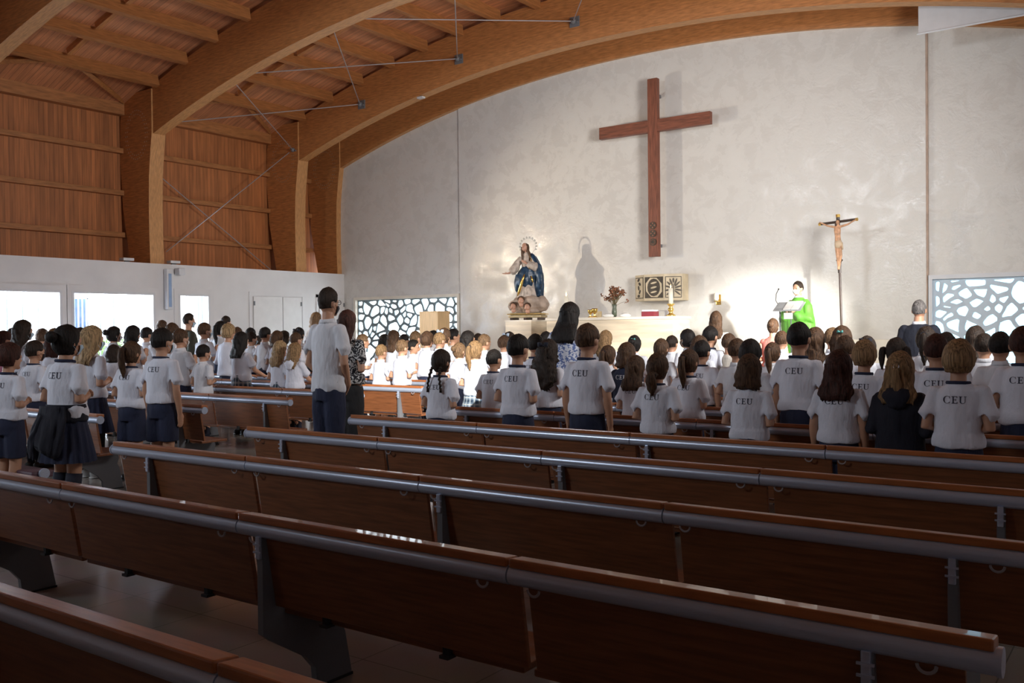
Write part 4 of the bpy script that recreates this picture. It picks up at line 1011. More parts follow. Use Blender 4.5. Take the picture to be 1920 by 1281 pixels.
def hair_fall(bm, pts, rad, amp=.010, seed=0, seg=30, wave=0):
    n = 22; P = []; Rr = []
    for i in range(n+1):
        t = i/n*(len(pts)-1); k = min(int(t), len(pts)-2); f = t-k; f2 = f*f*(3-2*f)
        P.append(Vector(pts[k]).lerp(Vector(pts[k+1]), f)); Rr.append((rad[k][0]+(rad[k+1][0]-rad[k][0])*f2, rad[k][1]+(rad[k+1][1]-rad[k][1])*f2))
    rings = tube(bm, P, Rr, seg, up=(0,1,0))
    for j, ring in enumerate(rings):
        for i, v in enumerate(ring):
            q = (v.co-P[j]); q.normalize()
            v.co += q*(amp*(noise.noise(Vector((i*.9+seed*7, j*.10, seed)))*1.6+noise.noise(Vector((i*.33, j*.22, seed+4))))) 
            if wave: v.co += q*wave*noise.noise(Vector((i*.6, j*.9, seed+9)))
            if j == n: v.co.z += .03*noise.noise(Vector((i*1.3, seed, 0)))
def build_hair(kind, style, m_, nm, seed=0):
    s = SP[kind]; a, b, h = s['hr']; z0 = s['hc']; bm = bmesh.new(); nk = s['neck']; k = s['L1']/.215; q = h/.103
    hair_cap(bm, kind, style, seed)
    if style == 'bob': hair_fall(bm, [(0,-.012,z0+.02*q),(0,-.022,z0-.05*q),(0,-.030,z0-.11*q),(0,-.030,nk-.005)], [(a*1.14,b*1.02),(a*1.24,b*.98),(a*1.28,b*.80),(a*1.10,b*.62)], seed=seed)
    if style in ('long','halfup'): hair_fall(bm, [(0,-.012,z0+.02*q),(0,-.022,z0-.05*q),(0,-.045,z0-.11*q),(0,-.066*k,nk-.015),(0,-.088*k,nk-.055*k),(0,-.096*k,nk-.085*k)], [(a*1.12,b*1.0),(a*1.24,b*.88),(a*1.32,b*.64),(a*1.48,b*.40),(a*1.45,b*.28),(a*1.25,b*.16)], amp=.012, seed=seed, seg=40)
    if style == 'halfup': hair_fall(bm, [(0,-b*1.02,z0+.03*q),(0,-b*1.22,z0-.01*q),(.004,-b*1.2,z0-.09*q),(.006,-b*1.25,nk-.05)], [(.014,.012),(.022,.018),(.028,.018),(.010,.008)], amp=.004, seed=seed, seg=14)
    if style == 'vlong': hair_fall(bm, [(0,-.012,z0+.02*q),(0,-.025,z0-.05*q),(0,-.048,z0-.11*q),(0,-.072*k,nk-.01),(0,-.095*k,nk-.05*k),(0,-.105*k,nk-.085*k),(0,-.105*k,nk-.11*k)], [(a*1.14,b*1.0),(a*1.28,b*.90),(a*1.42,b*.68),(a*1.62,b*.46),(a*1.72,b*.34),(a*1.62,b*.26),(a*1.3,b*.15)], seed=seed)
    if style == 'curly': hair_fall(bm, [(0,-.012,z0+.03*q),(0,-.025,z0-.04*q),(0,-.048,z0-.11*q),(0,-.080,nk-.04),(0,-.108,nk-.11*k),(0,-.115,nk-.18*k),(0,-.10,nk-.21*k)], [(a*1.18,b*1.04),(a*1.45,b*1.02),(a*1.75,b*.85),(a*2.05,b*.60),(a*2.05,b*.50),(a*1.7,b*.38),(a*.9,b*.2)], amp=.018, wave=.030, seed=seed)
    if style == 'sunlong': hair_fall(bm, [(0,-.012,z0+.02*q),(0,-.025,z0-.05*q),(0,-.048,z0-.11*q),(0,-.085,nk-.05),(0,-.10,nk-.10)], [(a*1.12,b*.98),(a*1.22,b*.90),(a*1.28,b*.70),(a*1.30,b*.42),(a*.9,b*.22)], amp=.014, wave=.008, seed=seed)
    if style in ('pony','bow'):
        hair_fall(bm, [(0,-b*.98,z0+.045*q),(0,-b*1.34,z0+.035*q),(0,-b*1.42,z0-.03*q),(.004,-b*1.30,z0-.11*q),(.006,-b*1.18,nk-.035),(.006,-b*1.15,nk-.09)], [(.020,.018),(.028,.026),(.034,.028),(.032,.024),(.024,.016),(.006,.006)], amp=.006, seed=seed, seg=16)
    if style == 'tail':
        hair_fall(bm, [(0,-b*.80,z0-.045*q),(0,-b*1.16,z0-.06*q),(0,-b*1.18,z0-.10*q),(0,-b*1.10,nk-.02),(.003,-b*1.12,nk-.08)], [(.045,.03),(.036,.030),(.044,.030),(.040,.024),(.010,.008)], amp=.006, seed=seed, seg=18)
    if style == 'bun':
        ball(bm, (0,-b*1.22,z0+.035*q), (.042*q,.036*q,.040*q), u=18, v=12)
    if style == 'braid':
        for g in (-1, 1):
            n = 9; P = [Vector((g*a*.62, -b*.72, z0-.05*q)).lerp(Vector((g*a*1.02, -b*1.05, nk-.10)), i/n)+Vector((0,-.012*math.sin(i/n*3.1),0)) for i in range(n+1)]
            for i, p in enumerate(P): ball(bm, p+Vector((.004*(-1)**i,0,0)), (.017-.0008*i,.015-.0006*i,.015), u=10, v=7)
            tube(bm, [P[-1], P[-1]+Vector((0,0,-.04))], [.010,.012], 8)
    if style == 'pig':
        for g in (-1, 1):
            hair_fall(bm, [(g*a*.95,-b*.30,z0+.02*q),(g*a*1.30,-b*.42,z0+.015*q),(g*a*1.42,-b*.45,z0-.06*q),(g*a*1.36,-b*.45,nk-.02)], [(.016,.016),(.026,.024),(.028,.022),(.006,.006)], amp=.006, seed=seed+g, seg=14)
    return bm_mesh(nm, bm, [m_])
CACHE = {}
def get(key, fn):
    if key not in CACHE: CACHE[key] = fn()
    return CACHE[key]
def recol(key, base, m_):
    def f():
        me = base.copy(); me.materials.clear(); me.materials.append(m_); return me
    return get(key, f)
TOPS = {'ceu': ('tee', C_WHITE), 'tee': ('tee', C_WHITE), 'polo': ('polo', C_POLO), 'sweat': ('long', C_DNAVY), 'wsweat': ('long', C_WHITE), 'suit': ('jacket', C_SUIT), 'olive': ('long', C_OLIVE), 'zebra': ('tee', C_ZEBRA),
        'floral': ('dress', C_FLORAL), 'beige': ('polo', C_BEIGE), 'coral': ('vest', C_RED), 'stripe': ('tee', C_STRIPE), 'pinktee': ('tee', C_PINK), 'navyceu': ('long', C_NAVY), 'redgrey': ('tee', C_GREYB)}
GROUPS = {'L': 'pupils standing in the left pews', 'M': 'pupils in the patch of sunlight', 'R': 'pupils standing in the right pews', 'A': None}
def person(px, py, Y, kind, hair, hcol, top, bottom, pose, turn, label, grp, mask=None, extra=(), H=None, z0=0, shoes='b', seed=None, wide=1.0):
    p = aty(px, py, Y); s = SP[kind]; hh = (p.z-z0) if H is None else H
    sc = hh/(s['H']+.014)
    cat = 'child' if kind == 'child' else 'person'
    t = thing('person', label, cat, (p.x, Y, z0), R(turn), GROUPS[grp])
    t.scale = (sc*wide, sc*wide, sc)
    body = get(('body',kind,pose), lambda: build_body(kind, pose, 'body_'+kind+'_'+pose)); use('body', body, t)
    st, mt = TOPS[top]; sd = (hash_(px)+int(py)) % 3
    base = get(('top',kind,pose,st,sd), lambda: build_top(kind, pose, st, mt, st, sd+1)); me = recol(('topc',kind,pose,st,sd,top), base, mt)
    nmtop = {'tee':'t_shirt','polo':'polo_shirt','long':'sweatshirt','jacket':'jacket','dress':'dress','vest':'sleeveless_top'}[st]
    so = use(nmtop, me, t)
    if top in ('ceu',): use('collar', get(('collar',kind), lambda: build_collar(kind, C_NAVY, 'collar')), so)
    if top in ('polo','suit','tee'): use('collar', get(('pcollar',kind), lambda: build_collar(kind, C_POLO, 'collar', True)), so)
    if top in ('ceu','navyceu'):
        use('lettering', get(('let',kind,pose,st,sd,top), lambda: letters(base, kind, C_LETTER if top == 'ceu' else C_LETTERW, 'lettering')), so)
    if top == 'sweat' or 'hood' in extra:
        def hood():
            bm = bmesh.new(); n = s['neck']
            hair_fall(bm, [(0,-s['rc'][1]*.95,n+.0),(0,-s['rc'][1]*1.2,n-.04),(0,-s['rc'][1]*1.22,n-.10),(0,-s['rc'][1]*1.15,n-.13)], [(.075,.03),(.085,.035),(.055,.028),(.012,.008)], amp=.004)
            return bm_mesh('hood', bm, [mt])
        use('hood', get(('hood',kind,top), hood), so)
    if bottom in ('shorts','trousers','btrousers'):
        mm = {'shorts': C_NAVY, 'trousers': C_NAVY, 'btrousers': C_BLACK}[bottom]
        use('shorts' if bottom == 'shorts' else 'trousers', get(('bot',kind,bottom), lambda: build_shorts(kind, mm, 'shorts', bottom != 'shorts')), t)
    elif bottom in ('plaid','navyskirt'): use('skirt', get(('bot',kind,bottom), lambda: build_skirt(kind, C_PLAID if bottom == 'plaid' else C_NAVY, 'skirt')), t)
    use('shoes', get(('shoe',kind,shoes), lambda: build_shoes(kind, C_SHOEW if shoes == 'w' else C_SHOEB, 'shoes')), t)
    if kind == 'child': 
        if 'longsocks' in extra: use('socks', get(('ls',kind), lambda: build_socks(kind, SOCKN, 'socks', s['knee']-.03)), t)
        elif 'leggings' in extra: use('leggings', get(('lg',kind), lambda: build_shorts(kind, C_BLACK, 'leggings', True)), t)
        else: use('socks', get(('ss',kind), lambda: build_socks(kind, C_POLO if shoes == 'w' else SOCKN, 'socks', s['knee']*.42)), t)
    hb = get(('hair',kind,hair,(sd % 2)), lambda: build_hair(kind, hair, HAIR[hcol], 'hair', sd % 2)); ho = use('hair', recol(('hairc',kind,hair,sd % 2,hcol), hb, HAIR[hcol]), t)
    a, b, h = s['hr']
    if 'bowblue' in extra or 'bowblack' in extra or 'bowwhite' in extra or 'clip' in extra:
        w = [e for e in extra if e.startswith('bow') or e == 'clip'][0]
        def bow():
            bm = bmesh.new(); c = Vector((.012,-b*.95,s['hc']+h*.62)); r = .5 if w == 'clip' else 1
            for g in (-1, 1): tube(bm, [c, c+Vector((g*.03*r,-.008,.012*r)), c+Vector((g*.055*r,-.006,.006))], [(.006,.006),(.014*r,.022*r),(.008*r,.026*r)], 8)
            ball(bm, c, .011*r, u=8, v=6)
            return bm_mesh('hair_bow', bm, [{'bowblue': mat('blue_ribbon', (.03,.06,.30), .6), 'bowblack': C_DNAVY, 'bowwhite': mat('pale_ribbon', (.55,.68,.85), .6), 'clip': mat('teal_clip', (.10,.40,.38), .4)}[w]])
        use('hair_bow', get(('bow',kind,w), bow), ho)
    if hair in ('pony','tail','bun','halfup') :
        def band():
            bm = bmesh.new(); z = {'pony': s['hc']+.045*h/.103, 'tail': s['hc']-.055*h/.103, 'bun': s['hc']+.035*h/.103, 'halfup': s['hc']+.025*h/.103}[hair]
            rr = {'pony':.024,'tail':.036,'bun':.030,'halfup':.016}[hair]; yy = -b*1.10
            pts = [(rr*math.cos(q), yy+.010*math.sin(q*1), z+rr*.9*math.sin(q)) for q in [2*math.pi*i/14 for i in range(15)]]
            tube(bm, pts, .004, 6); return bm_mesh('hair_band', bm, [C_DNAVY if hair != 'halfup' else C_POLO])
        use('hair_band', get(('band',kind,hair), band), ho)
    if mask: use('face_mask', get(('mask',kind,mask), lambda: build_mask(kind, {'b':C_MASKB,'w':C_MASKW,'k':C_MASKK,'p':C_MASKP}[mask], 'face_mask')), t)
    if 'glasses' in extra:
        def gl():
            bm = bmesh.new(); c = Vector((0,.012,s['hc']))
            for g in (-1, 1):
                pts = [c+Vector((g*a*.42+.027*math.cos(q), b*1.05, h*.04+.019*math.sin(q))) for q in [2*math.pi*i/16 for i in range(17)]]; tube(bm, pts, .0028, 6)
                tube(bm, [c+Vector((g*a*.78,b*1.03,h*.06)), c+Vector((g*a*1.04,b*.7,h*.07)), c+Vector((g*a*1.10,-b*.15,h*.05))], .0024, 6)
            tube(bm, [c+Vector((-a*.1,b*1.08,h*.05)), c+Vector((a*.1,b*1.08,h*.05))], .0024, 6); return bm_mesh('glasses', bm, [C_SHOEB])
        use('glasses', get(('gl',kind), gl), t)
    if 'tied' in extra:
        bm = bmesh.new(); z = s['waist']-.015
        hair_fall(bm, [(0,0,z+.02),(0,0,z-.085)], [(s['rh'][0]*1.12,s['rh'][1]*1.25),(s['rh'][0]*1.18,s['rh'][1]*1.32)], amp=.004)
        hair_fall(bm, [(0,-s['rh'][1]*1.15,z+.01),(0,-s['rh'][1]*1.4,z-.12),(-.02,-s['rh'][1]*1.6,z-.27),(-.03,-s['rh'][1]*1.6,z-.30)], [(.12,.03),(.14,.035),(.13,.035),(.10,.02)], amp=.016, seed=3)
        hair_fall(bm, [(-.07,-s['rh'][1]*1.3,z-.05),(-.13,-s['rh'][1]*1.6,z-.20),(-.17,-s['rh'][1]*1.5,z-.34)], [(.04,.025),(.045,.03),(.03,.02)], amp=.008, seed=5)
        use('tied_sweatshirt', bm_mesh('tied_sweatshirt', bm, [C_DNAVY]), t)
    return t, sc
def hash_(x): return int(x*7.3) % 97
LOG = []
def P_(n, px, py, kind, hair, hcol, top, bottom, pose, turn, label, grp, **kw):
    Y = rowY(n)+.73 if isinstance(n, int) else n
    t, sc = person(px, py, Y, kind, hair, hcol, top, bottom, pose, turn, label, grp, **kw)
    LOG.append((round(sc*SP[kind]['H'], 2), label)); return t
# ================================================================ the people, placed
# ---- adults
P_(5.85, 614, 540, 'man','short','dark','polo','trousers','low', -2, 'tall man with dark hair and glasses in white polo shirt standing in the aisle','A', mask='k', extra=('glasses',), wide=.90)
P_(6.75, 650, 582, 'woman','long','auburn','zebra','btrousers','clasp', 8, 'woman in black and white patterned blouse beside the tall man','A')
P_(5, 1067.5, 567.5, 'woman','vlong','black','floral',None,'clasp', 4, 'woman with long straight black hair in blue and white floral dress','A', wide=1.15)
P_(12.35, 1723, 562, 'man','grey','grey','suit','trousers','down', 2, 'grey haired man in dark navy suit seen from behind','A')
P_(9.9, 353, 588, 'man','short','dark','olive','btrousers','clasp', -18, 'short haired man in olive green shirt by the narrow window','A', mask='b', wide=.95)
P_(12.6, 1342, 584, 'woman','long','brown','beige','btrousers','clasp', 10, 'woman with long brown hair in beige knit near the altar steps','A')
P_(12.55, 1449, 597, 'woman','bun','brown','coral','btrousers','clasp', 6, 'woman with hair tied up in coral sleeveless top before the priest','A')
P_(11.95, 592, 586, 'woman','bob','light','polo','btrousers','clasp', 0, 'light haired woman half hidden behind the tall man in polo','A')
P_(11.9, 423, 593, 'man','short','dark','polo','btrousers','clasp', 0, 'dark haired man standing near the left wall doors','A', mask='b')
P_(10.8, 303, 601, 'woman','long','brown','polo','btrousers','clasp', 0, 'long haired woman at the wall between the two windows','A')
# ---- right block, rearmost rows
K = 'child'
P_(3, 826, 655, K,'braid','dark','ceu','shorts','clasp', 0, 'girl with two short braids and CEU shirt at the aisle end','R')
P_(4, 925, 654, K,'buzz','black','ceu','shorts','clasp', 0, 'small boy with cropped black hair right of the girl with braids','R')
P_(3, 970, 627.5, K,'short','black','ceu','shorts','clasp', 0, 'boy with black hair in CEU shirt, next to the girl with very long curls','R')
P_(5, 1003, 627, K,'short','black','ceu','shorts','clasp', 0, 'dark haired boy half hidden between the black haired boy and the long curls','R')
P_(4, 1027, 637, K,'curly','dark','tee','shorts','clasp', -4, 'girl with very long dark curly hair down to her waist','R', extra=('bowblack',))
P_(6, 1079, 638, K,'bun','dark','ceu','shorts','clasp', 10, 'girl with dark blue hair bow behind the tall brown haired boy','R', extra=('bowblue',))
P_(3, 1100, 607.5, K,'short','brown','ceu','shorts','down', 0, 'tall brown haired boy in CEU shirt in front of the floral dress','R')
P_(8, 1135, 620, K,'sunlong','gold','polo','navyskirt','clasp', 0, 'small girl with sunlit blond hair before the altar front','R')
P_(5, 1139, 647.5, K,'pony','brown','polo','navyskirt','clasp', 0, 'small girl with brown ponytail between tall boy and navy sweatshirt girl','R')
P_(4.0*1.1+2.39+1.5, 1174, 643, K,'bob','brown','navyceu','navyskirt','clasp', 0, 'girl with brown bob in navy sweatshirt with white CEU letters','R')
P_(4, 1191, 667.5, K,'long','brown','ceu','shorts','clasp', -4, 'girl with long straight brown hair falling over her CEU letters','R')
P_(7, 1189, 628.5, K,'bun','black','polo','navyskirt','clasp', 12, 'girl with black hair and teal hair clip near the altar','R', extra=('clip',))
P_(3, 1232, 662, K,'tail','brown','ceu','shorts','clasp', 0, 'girl with low brown ponytail and clear CEU letters, right of the long haired girl','R')
P_(6, 1239, 635, K,'braid','brown','polo','navyskirt','clasp', 0, 'small girl with thin braids just above the low ponytail girl','R')
P_(8, 1259, 629.5, K,'short','dark','polo','shorts','clasp', 0, 'dark haired boy before the altar, left of the girl turning her masked face','R')
P_(7, 1290, 617, K,'tail','black','polo','navyskirt','clasp', 60, 'girl in white turning left so that her white mask shows','R', mask='w')
P_(4, 1291, 655, K,'pony','brown','ceu','shorts','clasp', -6, 'girl with long light brown ponytail hanging left over CEU shirt','R')
P_(5, 1315, 638.7, K,'short','black','ceu','shorts','down', 0, 'boy with black hair, arm hanging down, right of the ponytail girl','R')
P_(6, 1311, 630, K,'bob','brown','polo','navyskirt','clasp', 0, 'brown haired pupil mostly hidden behind the arm hanging boy','R')
P_(7, 1331, 612, K,'short','black','ceu','shorts','clasp', -4, 'dark haired boy in front of the beige knit woman','R')
P_(7, 1366, 625.5, K,'short','brown','redgrey','shorts','clasp', 0, 'small brown haired boy in greyish shirt right of the beige knit woman','R')
P_(5, 1381, 635.5, K,'short','brown','polo','shorts','clasp', 0, 'boy in white polo left of the round dark head','R')
P_(4, 1406, 638.7, K,'bowl','black','polo','shorts','clasp', 0, 'pupil with round thick black hair directly behind bob haired CEU girl','R')
P_(3, 1404, 665, K,'bob','brown','ceu','shorts','clasp', 0, 'girl with brown bob and large CEU letters in the rear row','R')
P_(6, 1447.6, 642, K,'pony','brown','polo','navyskirt','clasp', 0, 'girl with brown ponytail and white top below the coral top woman','R')
P_(8, 1465, 621, K,'short','brown','polo','shorts','clasp', 0, 'boy in white polo left of the tall black haired boy','R')
P_(4, 1497, 605, K,'short','black','ceu','trousers','down', 0, 'tallest boy with black hair in CEU shirt below the lectern','R')
P_(6, 1528, 614.6, K,'long','brown','tee','navyskirt','clasp', 0, 'girl with long loose brown hair right of the tallest boy','R')
P_(7, 1560, 615, K,'short','light','polo','shorts','clasp', 0, 'light brown haired boy under the crucifix pole, left one','R')
P_(6, 1578, 612, K,'bob','brown','polo','navyskirt','clasp', 0, 'girl with hair clip under the crucifix pole','R', extra=('clip',))
P_(3, 1572, 657, K,'long','auburn','ceu','shorts','down', 0, 'girl with straight dark reddish hair hanging to her CEU letters','R')
P_(5, 1584, 630, K,'short','brown','ceu','shorts','clasp', 0, 'brown haired boy just above the sandy haired boy','R')
P_(4, 1620, 640, K,'bowl','gold','ceu','shorts','clasp', 0, 'sandy haired boy in CEU shirt beside the reddish haired girl','R')
P_(6, 1625, 630, K,'bun','dark','polo','navyskirt','clasp', 0, 'pupil with black bow peeping over the sandy haired boy','R', extra=('bowblack',))
P_(3, 1687, 660, K,'halfup','gold','sweat','trousers','clasp', 0, 'girl with blond half tied hair in plain dark navy hooded sweatshirt','R')
P_(5, 1680, 633, K,'pig','dark','tee','navyskirt','clasp', 0, 'dark haired girl with side bunches above the blond half tied hair','R')
P_(6, 1736, 612, K,'pony','dark','polo','navyskirt','clasp', 0, 'girl with dark ponytail standing in front of the suited man','R')
P_(4, 1755, 627, K,'short','auburn','ceu','shorts','clasp', 4, 'boy with reddish brown hair between navy sweatshirt girl and big bowl haired boy','R', mask='b')
P_(5, 1773, 624, K,'short','dark','polo','shorts','clasp', 0, 'dark head mostly hidden behind the reddish brown haired boy','R')
P_(6.25, 1797, 639.5, K,'bowl','gold','ceu','shorts','clasp', 0, 'large light brown bowl haired boy, CEU shirt covering the pew edge','R')
P_(7, 1829, 612, K,'long','dark','polo','navyskirt','clasp', 0, 'girl with long dark hair in front of the pale blue lattice window','R')
P_(6, 1845, 626, K,'short','dark','polo','shorts','clasp', 0, 'boy in white polo just right of the long dark hair by the blue window','R')
P_(5, 1875, 623, K,'short','black','polo','shorts','clasp', 0, 'black haired boy in white polo, second pupil from the right edge','R')
P_(4, 1918, 613, K,'short','auburn','ceu','trousers','clasp', 0, 'boy cut by the right edge of the picture','R')
# ---- sunlit group in the middle
P_(5, 889.6, 639, K,'pony','gold','tee','plaid','clasp', 0, 'blond ponytail girl with plaid skirt left of the cropped black haired boy','M')
P_(6, 714, 646.5, K,'short','gold','tee','shorts','clasp', 0, 'light haired boy in blazing white shirt nearest the patterned blouse woman','M')
P_(6, 752.6, 637.5, K,'short','light','tee','shorts','clasp', 0, 'brown haired boy in blazing white shirt, second from the patterned blouse','M')
P_(7, 774, 637.5, K,'short','black','polo','shorts','clasp', -60, 'dark haired boy in profile looking right beside the two bright shirts','M')
P_(8, 737.4, 619.5, K,'long','brown','polo','plaid','clasp', 0, 'long brown haired girl in plaid skirt in front of left lattice','M')
P_(12.6, 720, 627, K,'long','black','polo','navyskirt','clasp', 0, 'dark haired pupil left of the long brown hair at the lattice','M')
P_(12.7, 757, 627, K,'short','black','polo','shorts','clasp', 0, 'dark head just right of the long brown hair at the lattice','M')
P_(8, 778, 621, K,'short','light','polo','shorts','clasp', 0, 'light haired boy in front of the pale wooden pedestal, left side','M')
P_(7, 800, 623, K,'bowl','brown','tee','shorts','clasp', 0, 'brown haired pupil before the pale wooden pedestal, bright shirt','M')
P_(7, 823, 624, K,'short','gold','tee','shorts','clasp', 0, 'blond sunlit head directly below the pale wooden pedestal','M')
P_(12.6, 812, 620, K,'short','black','polo','shorts','clasp', 0, 'black haired head touching the base of the pale wooden pedestal','M')
P_(7.9*1.1+2.39, 832, 615, K,'pony','brown','polo','navyskirt','clasp', 0, 'girl with high ponytail and pale bow right of the wooden pedestal','M', extra=('bowwhite',))
P_(8, 849, 617, K,'short','black','redgrey','shorts','clasp', -30, 'dark haired boy in grey shirt looking right by the wooden pedestal','M')
P_(7, 876, 621, K,'long','black','polo','navyskirt','clasp', -20, 'long black haired girl left of the statue pedestal','M')
P_(6, 860, 642.5, K,'bun','light','tee','navyskirt','clasp', 0, 'small girl with light bun in the sun above the braids girl','M')
P_(12.6, 896, 626, K,'short','dark','polo','shorts','clasp', 0, 'dark head hidden behind a short light haired boy near the pedestal','M')
P_(7, 907, 627, K,'short','light','tee','shorts','clasp', -10, 'short light haired boy left of the marble statue pedestal','M')
P_(7, 944, 630, K,'short','brown','tee','shorts','clasp', 0, 'brown haired boy below the marble statue pedestal','M')
P_(8, 954, 622, K,'bun','dark','polo','navyskirt','clasp', 0, 'girl with pale blue bow below the marble statue pedestal','M', extra=('bowwhite',))
P_(8, 1023, 622, K,'short','black','polo','shorts','clasp', 0, 'small dark head between statue pedestal and floral dress woman','M')
P_(7, 679, 627, K,'short','light','tee','shorts','clasp', -15, 'light haired boy just right of the patterned blouse woman','M')
# ---- left block
P_(4, 380, 646.5, K,'short','black','polo','shorts','clasp', 2, 'small black haired boy in white polo leaning at the pew, pale mask','L', mask='w')
P_(6, 382, 605.5, K,'short','brown','polo','shorts','pray', 0, 'brown haired boy praying with raised hands beside the olive shirt man','L', mask='b')
P_(7, 412.6, 602, K,'pony','black','polo','navyskirt','clasp', 16, 'taller dark haired girl behind the blond short haired boy','L')
P_(6, 427, 608, K,'bowl','blond','wsweat','shorts','clasp', 6, 'blond short haired boy in white long sleeved sweatshirt','L')
P_(8, 444, 613.7, K,'short','brown','polo','shorts','clasp', 16, 'brown haired boy right behind the blond sweatshirt boy','L')
P_(5, 451, 623, K,'long','black','tee','plaid','rail', 2, 'girl with long black hair and plaid skirt leaning hands on the pew','L')
P_(8, 469, 615, K,'short','black','polo','shorts','clasp', 16, 'dark haired pupil at the rear left of the plaid skirt girl','L')
P_(7, 470, 623, K,'short','dark','polo','shorts','pray', -4, 'dark haired boy with blue mask behind the plaid skirt girl','L', mask='b')
P_(7, 496, 614, K,'short','black','polo','shorts','clasp', 2, 'black haired boy in white shirt and navy trousers before the white doors','L')
P_(8.6*1.1+2.39, 483, 630, K,'short','dark','stripe','shorts','clasp', 16, 'pupil in black and white striped top before the white doors','L')
P_(7, 519, 620.7, K,'bob','brown','tee','navyskirt','clasp', 6, 'brown bob haired girl right of the black haired boy by the doors','L')
P_(8, 532, 620.7, K,'bob','dark','polo','navyskirt','clasp', -4, 'dark haired girl with blue mask just above the sunlit curly girl','L', mask='b')
P_(5, 524, 639.4, K,'sunlong','blond','tee','plaid','clasp', 4, 'blond wavy haired girl in plaid skirt with sunlit hair','L')
P_(5, 552, 643, K,'sunlong','gold','tee','plaid','rail', 4, 'fair haired girl with white hood and plaid skirt next to the tall man','L', extra=('hood',))
P_(7, 554, 624, K,'short','brown','tee','shorts','clasp', 2, 'brown haired boy above the fair haired girl with white hood','L')
P_(8, 560, 614, K,'bun','black','polo','navyskirt','clasp', 16, 'dark haired girl with black bow left of the tall man','L', extra=('bowblack',))
P_(4.05, 15, 645, K,'bowl','auburn','ceu','shorts','clasp', 12, 'boy with dark reddish hair cut by the left edge of the picture','L')
P_(3.95, 122.5, 609, K,'bun','black','ceu','navyskirt','clasp', 10, 'girl with dark bun and a navy sweatshirt tied around her waist','L', mask='b', extra=('tied','longsocks'))
P_(5.25, 63, 639, K,'short','dark','ceu','shorts','clasp', 10, 'boy with black face mask in CEU shirt behind the near left pew','L', mask='k')
P_(6.43, 98, 630, K,'bob','auburn','tee','shorts','clasp', 16, 'dark brown head just left of the bun of the tied sweatshirt girl','L')
P_(5.25, 170, 612, K,'long','blond','tee','navyskirt','clasp', 4, 'blond girl with long hair, black leggings and white shoes','L', mask='b', shoes='w', extra=('leggings',))
P_(5.35, 245, 640, K,'pony','brown','ceu','shorts','clasp', 14, 'girl with bouncy brown ponytail in CEU shirt at the pew end','L')
P_(5.33, 302, 616, K,'short','black','ceu','shorts','down', 12, 'boy with black hair in CEU shirt and navy shorts in the aisle','L', mask='b', shoes='w')
P_(4, 337, 617, K,'short','brown','polo','shorts','pray', 8, 'brown haired boy with raised hands right behind the black haired aisle boy','L', mask='w')
P_(4, 212, 647, K,'bob','dark','tee','shorts','clasp', 18, 'small dark haired pupil between blond girl and ponytail girl','L')
P_(8.5, 212, 612, K,'bun','black','polo','plaid','clasp', 0, 'girl with black bun and white mask against the bright window','L', mask='w')
P_(8.64, 248, 611, K,'bob','black','polo','plaid','pray', 8, 'girl with black bob against the bright window','L')
P_(9.72, 274, 614, K,'short','black','polo','plaid','pray', 6, 'black haired pupil with mask right of the bob haired girl','L', mask='b')
P_(8.64, 322, 606, K,'short','brown','polo','shorts','clasp', 26, 'small brown head between the two windows','L')
P_(6.43, 41, 601, K,'long','dark','tee','plaid','clasp', 6, 'tall girl with long dark hair and plaid skirt by the far left window','L', mask='b')
P_(6.43, 6, 621, K,'short','auburn','pinktee','shorts','clasp', 6, 'dark haired pupil with pink mask at the far left edge','L', mask='p')
P_(7.54, 24, 615, K,'short','dark','polo','shorts','clasp', 26, 'dark head behind the pink mask pupil','L')
P_(8.64, 78, 617.5, K,'bowl','brown','tee','shorts','clasp', 18, 'brown haired boy above the black masked boy','L')
P_(7.54, 101, 616, K,'short','light','polo','shorts','clasp', 26, 'light brown head left of the dark bun girl','L')
P_(6.43, 149, 615, K,'short','dark','polo','shorts','clasp', 16, 'dark head between bun girl and long haired blond girl','L', mask='w')
# ---- the priest
PP = aty(1497, 527.5, 15.2); pz = DZ
t = thing('person', 'priest in green chasuble with white mask standing at the lectern', 'person', (PP.x, 15.2, pz), R(160))
sc = (PP.z-pz)/1.795; t.scale = (sc, sc, sc); s = SP['man']
use('body', get(('body','man','pray'), lambda: build_body('man','pray','body_man_pray')), t)
bm = bmesh.new()
tube(bm, [(0,0,.40),(0,0,.46),(0,.0,.85),(0,.02,1.15),(0,.01,1.34),(0,-.004,1.46),(0,-.006,1.51)], [(.33,.24),(.335,.25),(.335,.23),(.31,.20),(.235,.15),(.13,.11),(.078,.078)], 28, up=(0,1,0))
for g in (-1, 1):
    S, e, w, hd, pal = arm_pts(s, 'pray', g)
    tube(bm, [S+Vector((-g*.06,0,0)), S+(e-S)*.3, e+Vector((g*.02,0,-.03)), e+(w-e)*.55+Vector((0,0,-.04)), e+(w-e)*.80], [.07,.09,.12,.10,.065], 14)
me = fuse('chasuble', bm, .012, .6, 5, [C_GREEN]); wrinkle(me, .020, .4, 1.4, 4, 11, .3); use('chasuble', me, t)
bm = bmesh.new()
for g in (-1, 1): tube(bm, [(g*.05,.215,1.22),(g*.05,.235,.95),(g*.055,.262,.55)], [(.022,.006)]*3, 4, up=(0,1,0))
bm.free()
use('collar', get(('pcollar','man'), lambda: build_collar('man', C_POLO, 'collar', True)), t)
use('alb', bm_mesh('alb', (lambda b: (tube(b, [(0,0,.06),(0,0,.30),(0,0,.6)], [(.23,.17),(.22,.16),(.20,.15)], 24, up=(0,1,0)), b)[1])(bmesh.new()), [C_POLO]), t)
use('hair', recol(('hairc','man','short',0,'dark'), get(('hair','man','short',0), lambda: build_hair('man','short',HAIR['dark'],'hair',0)), HAIR['dark']), t)
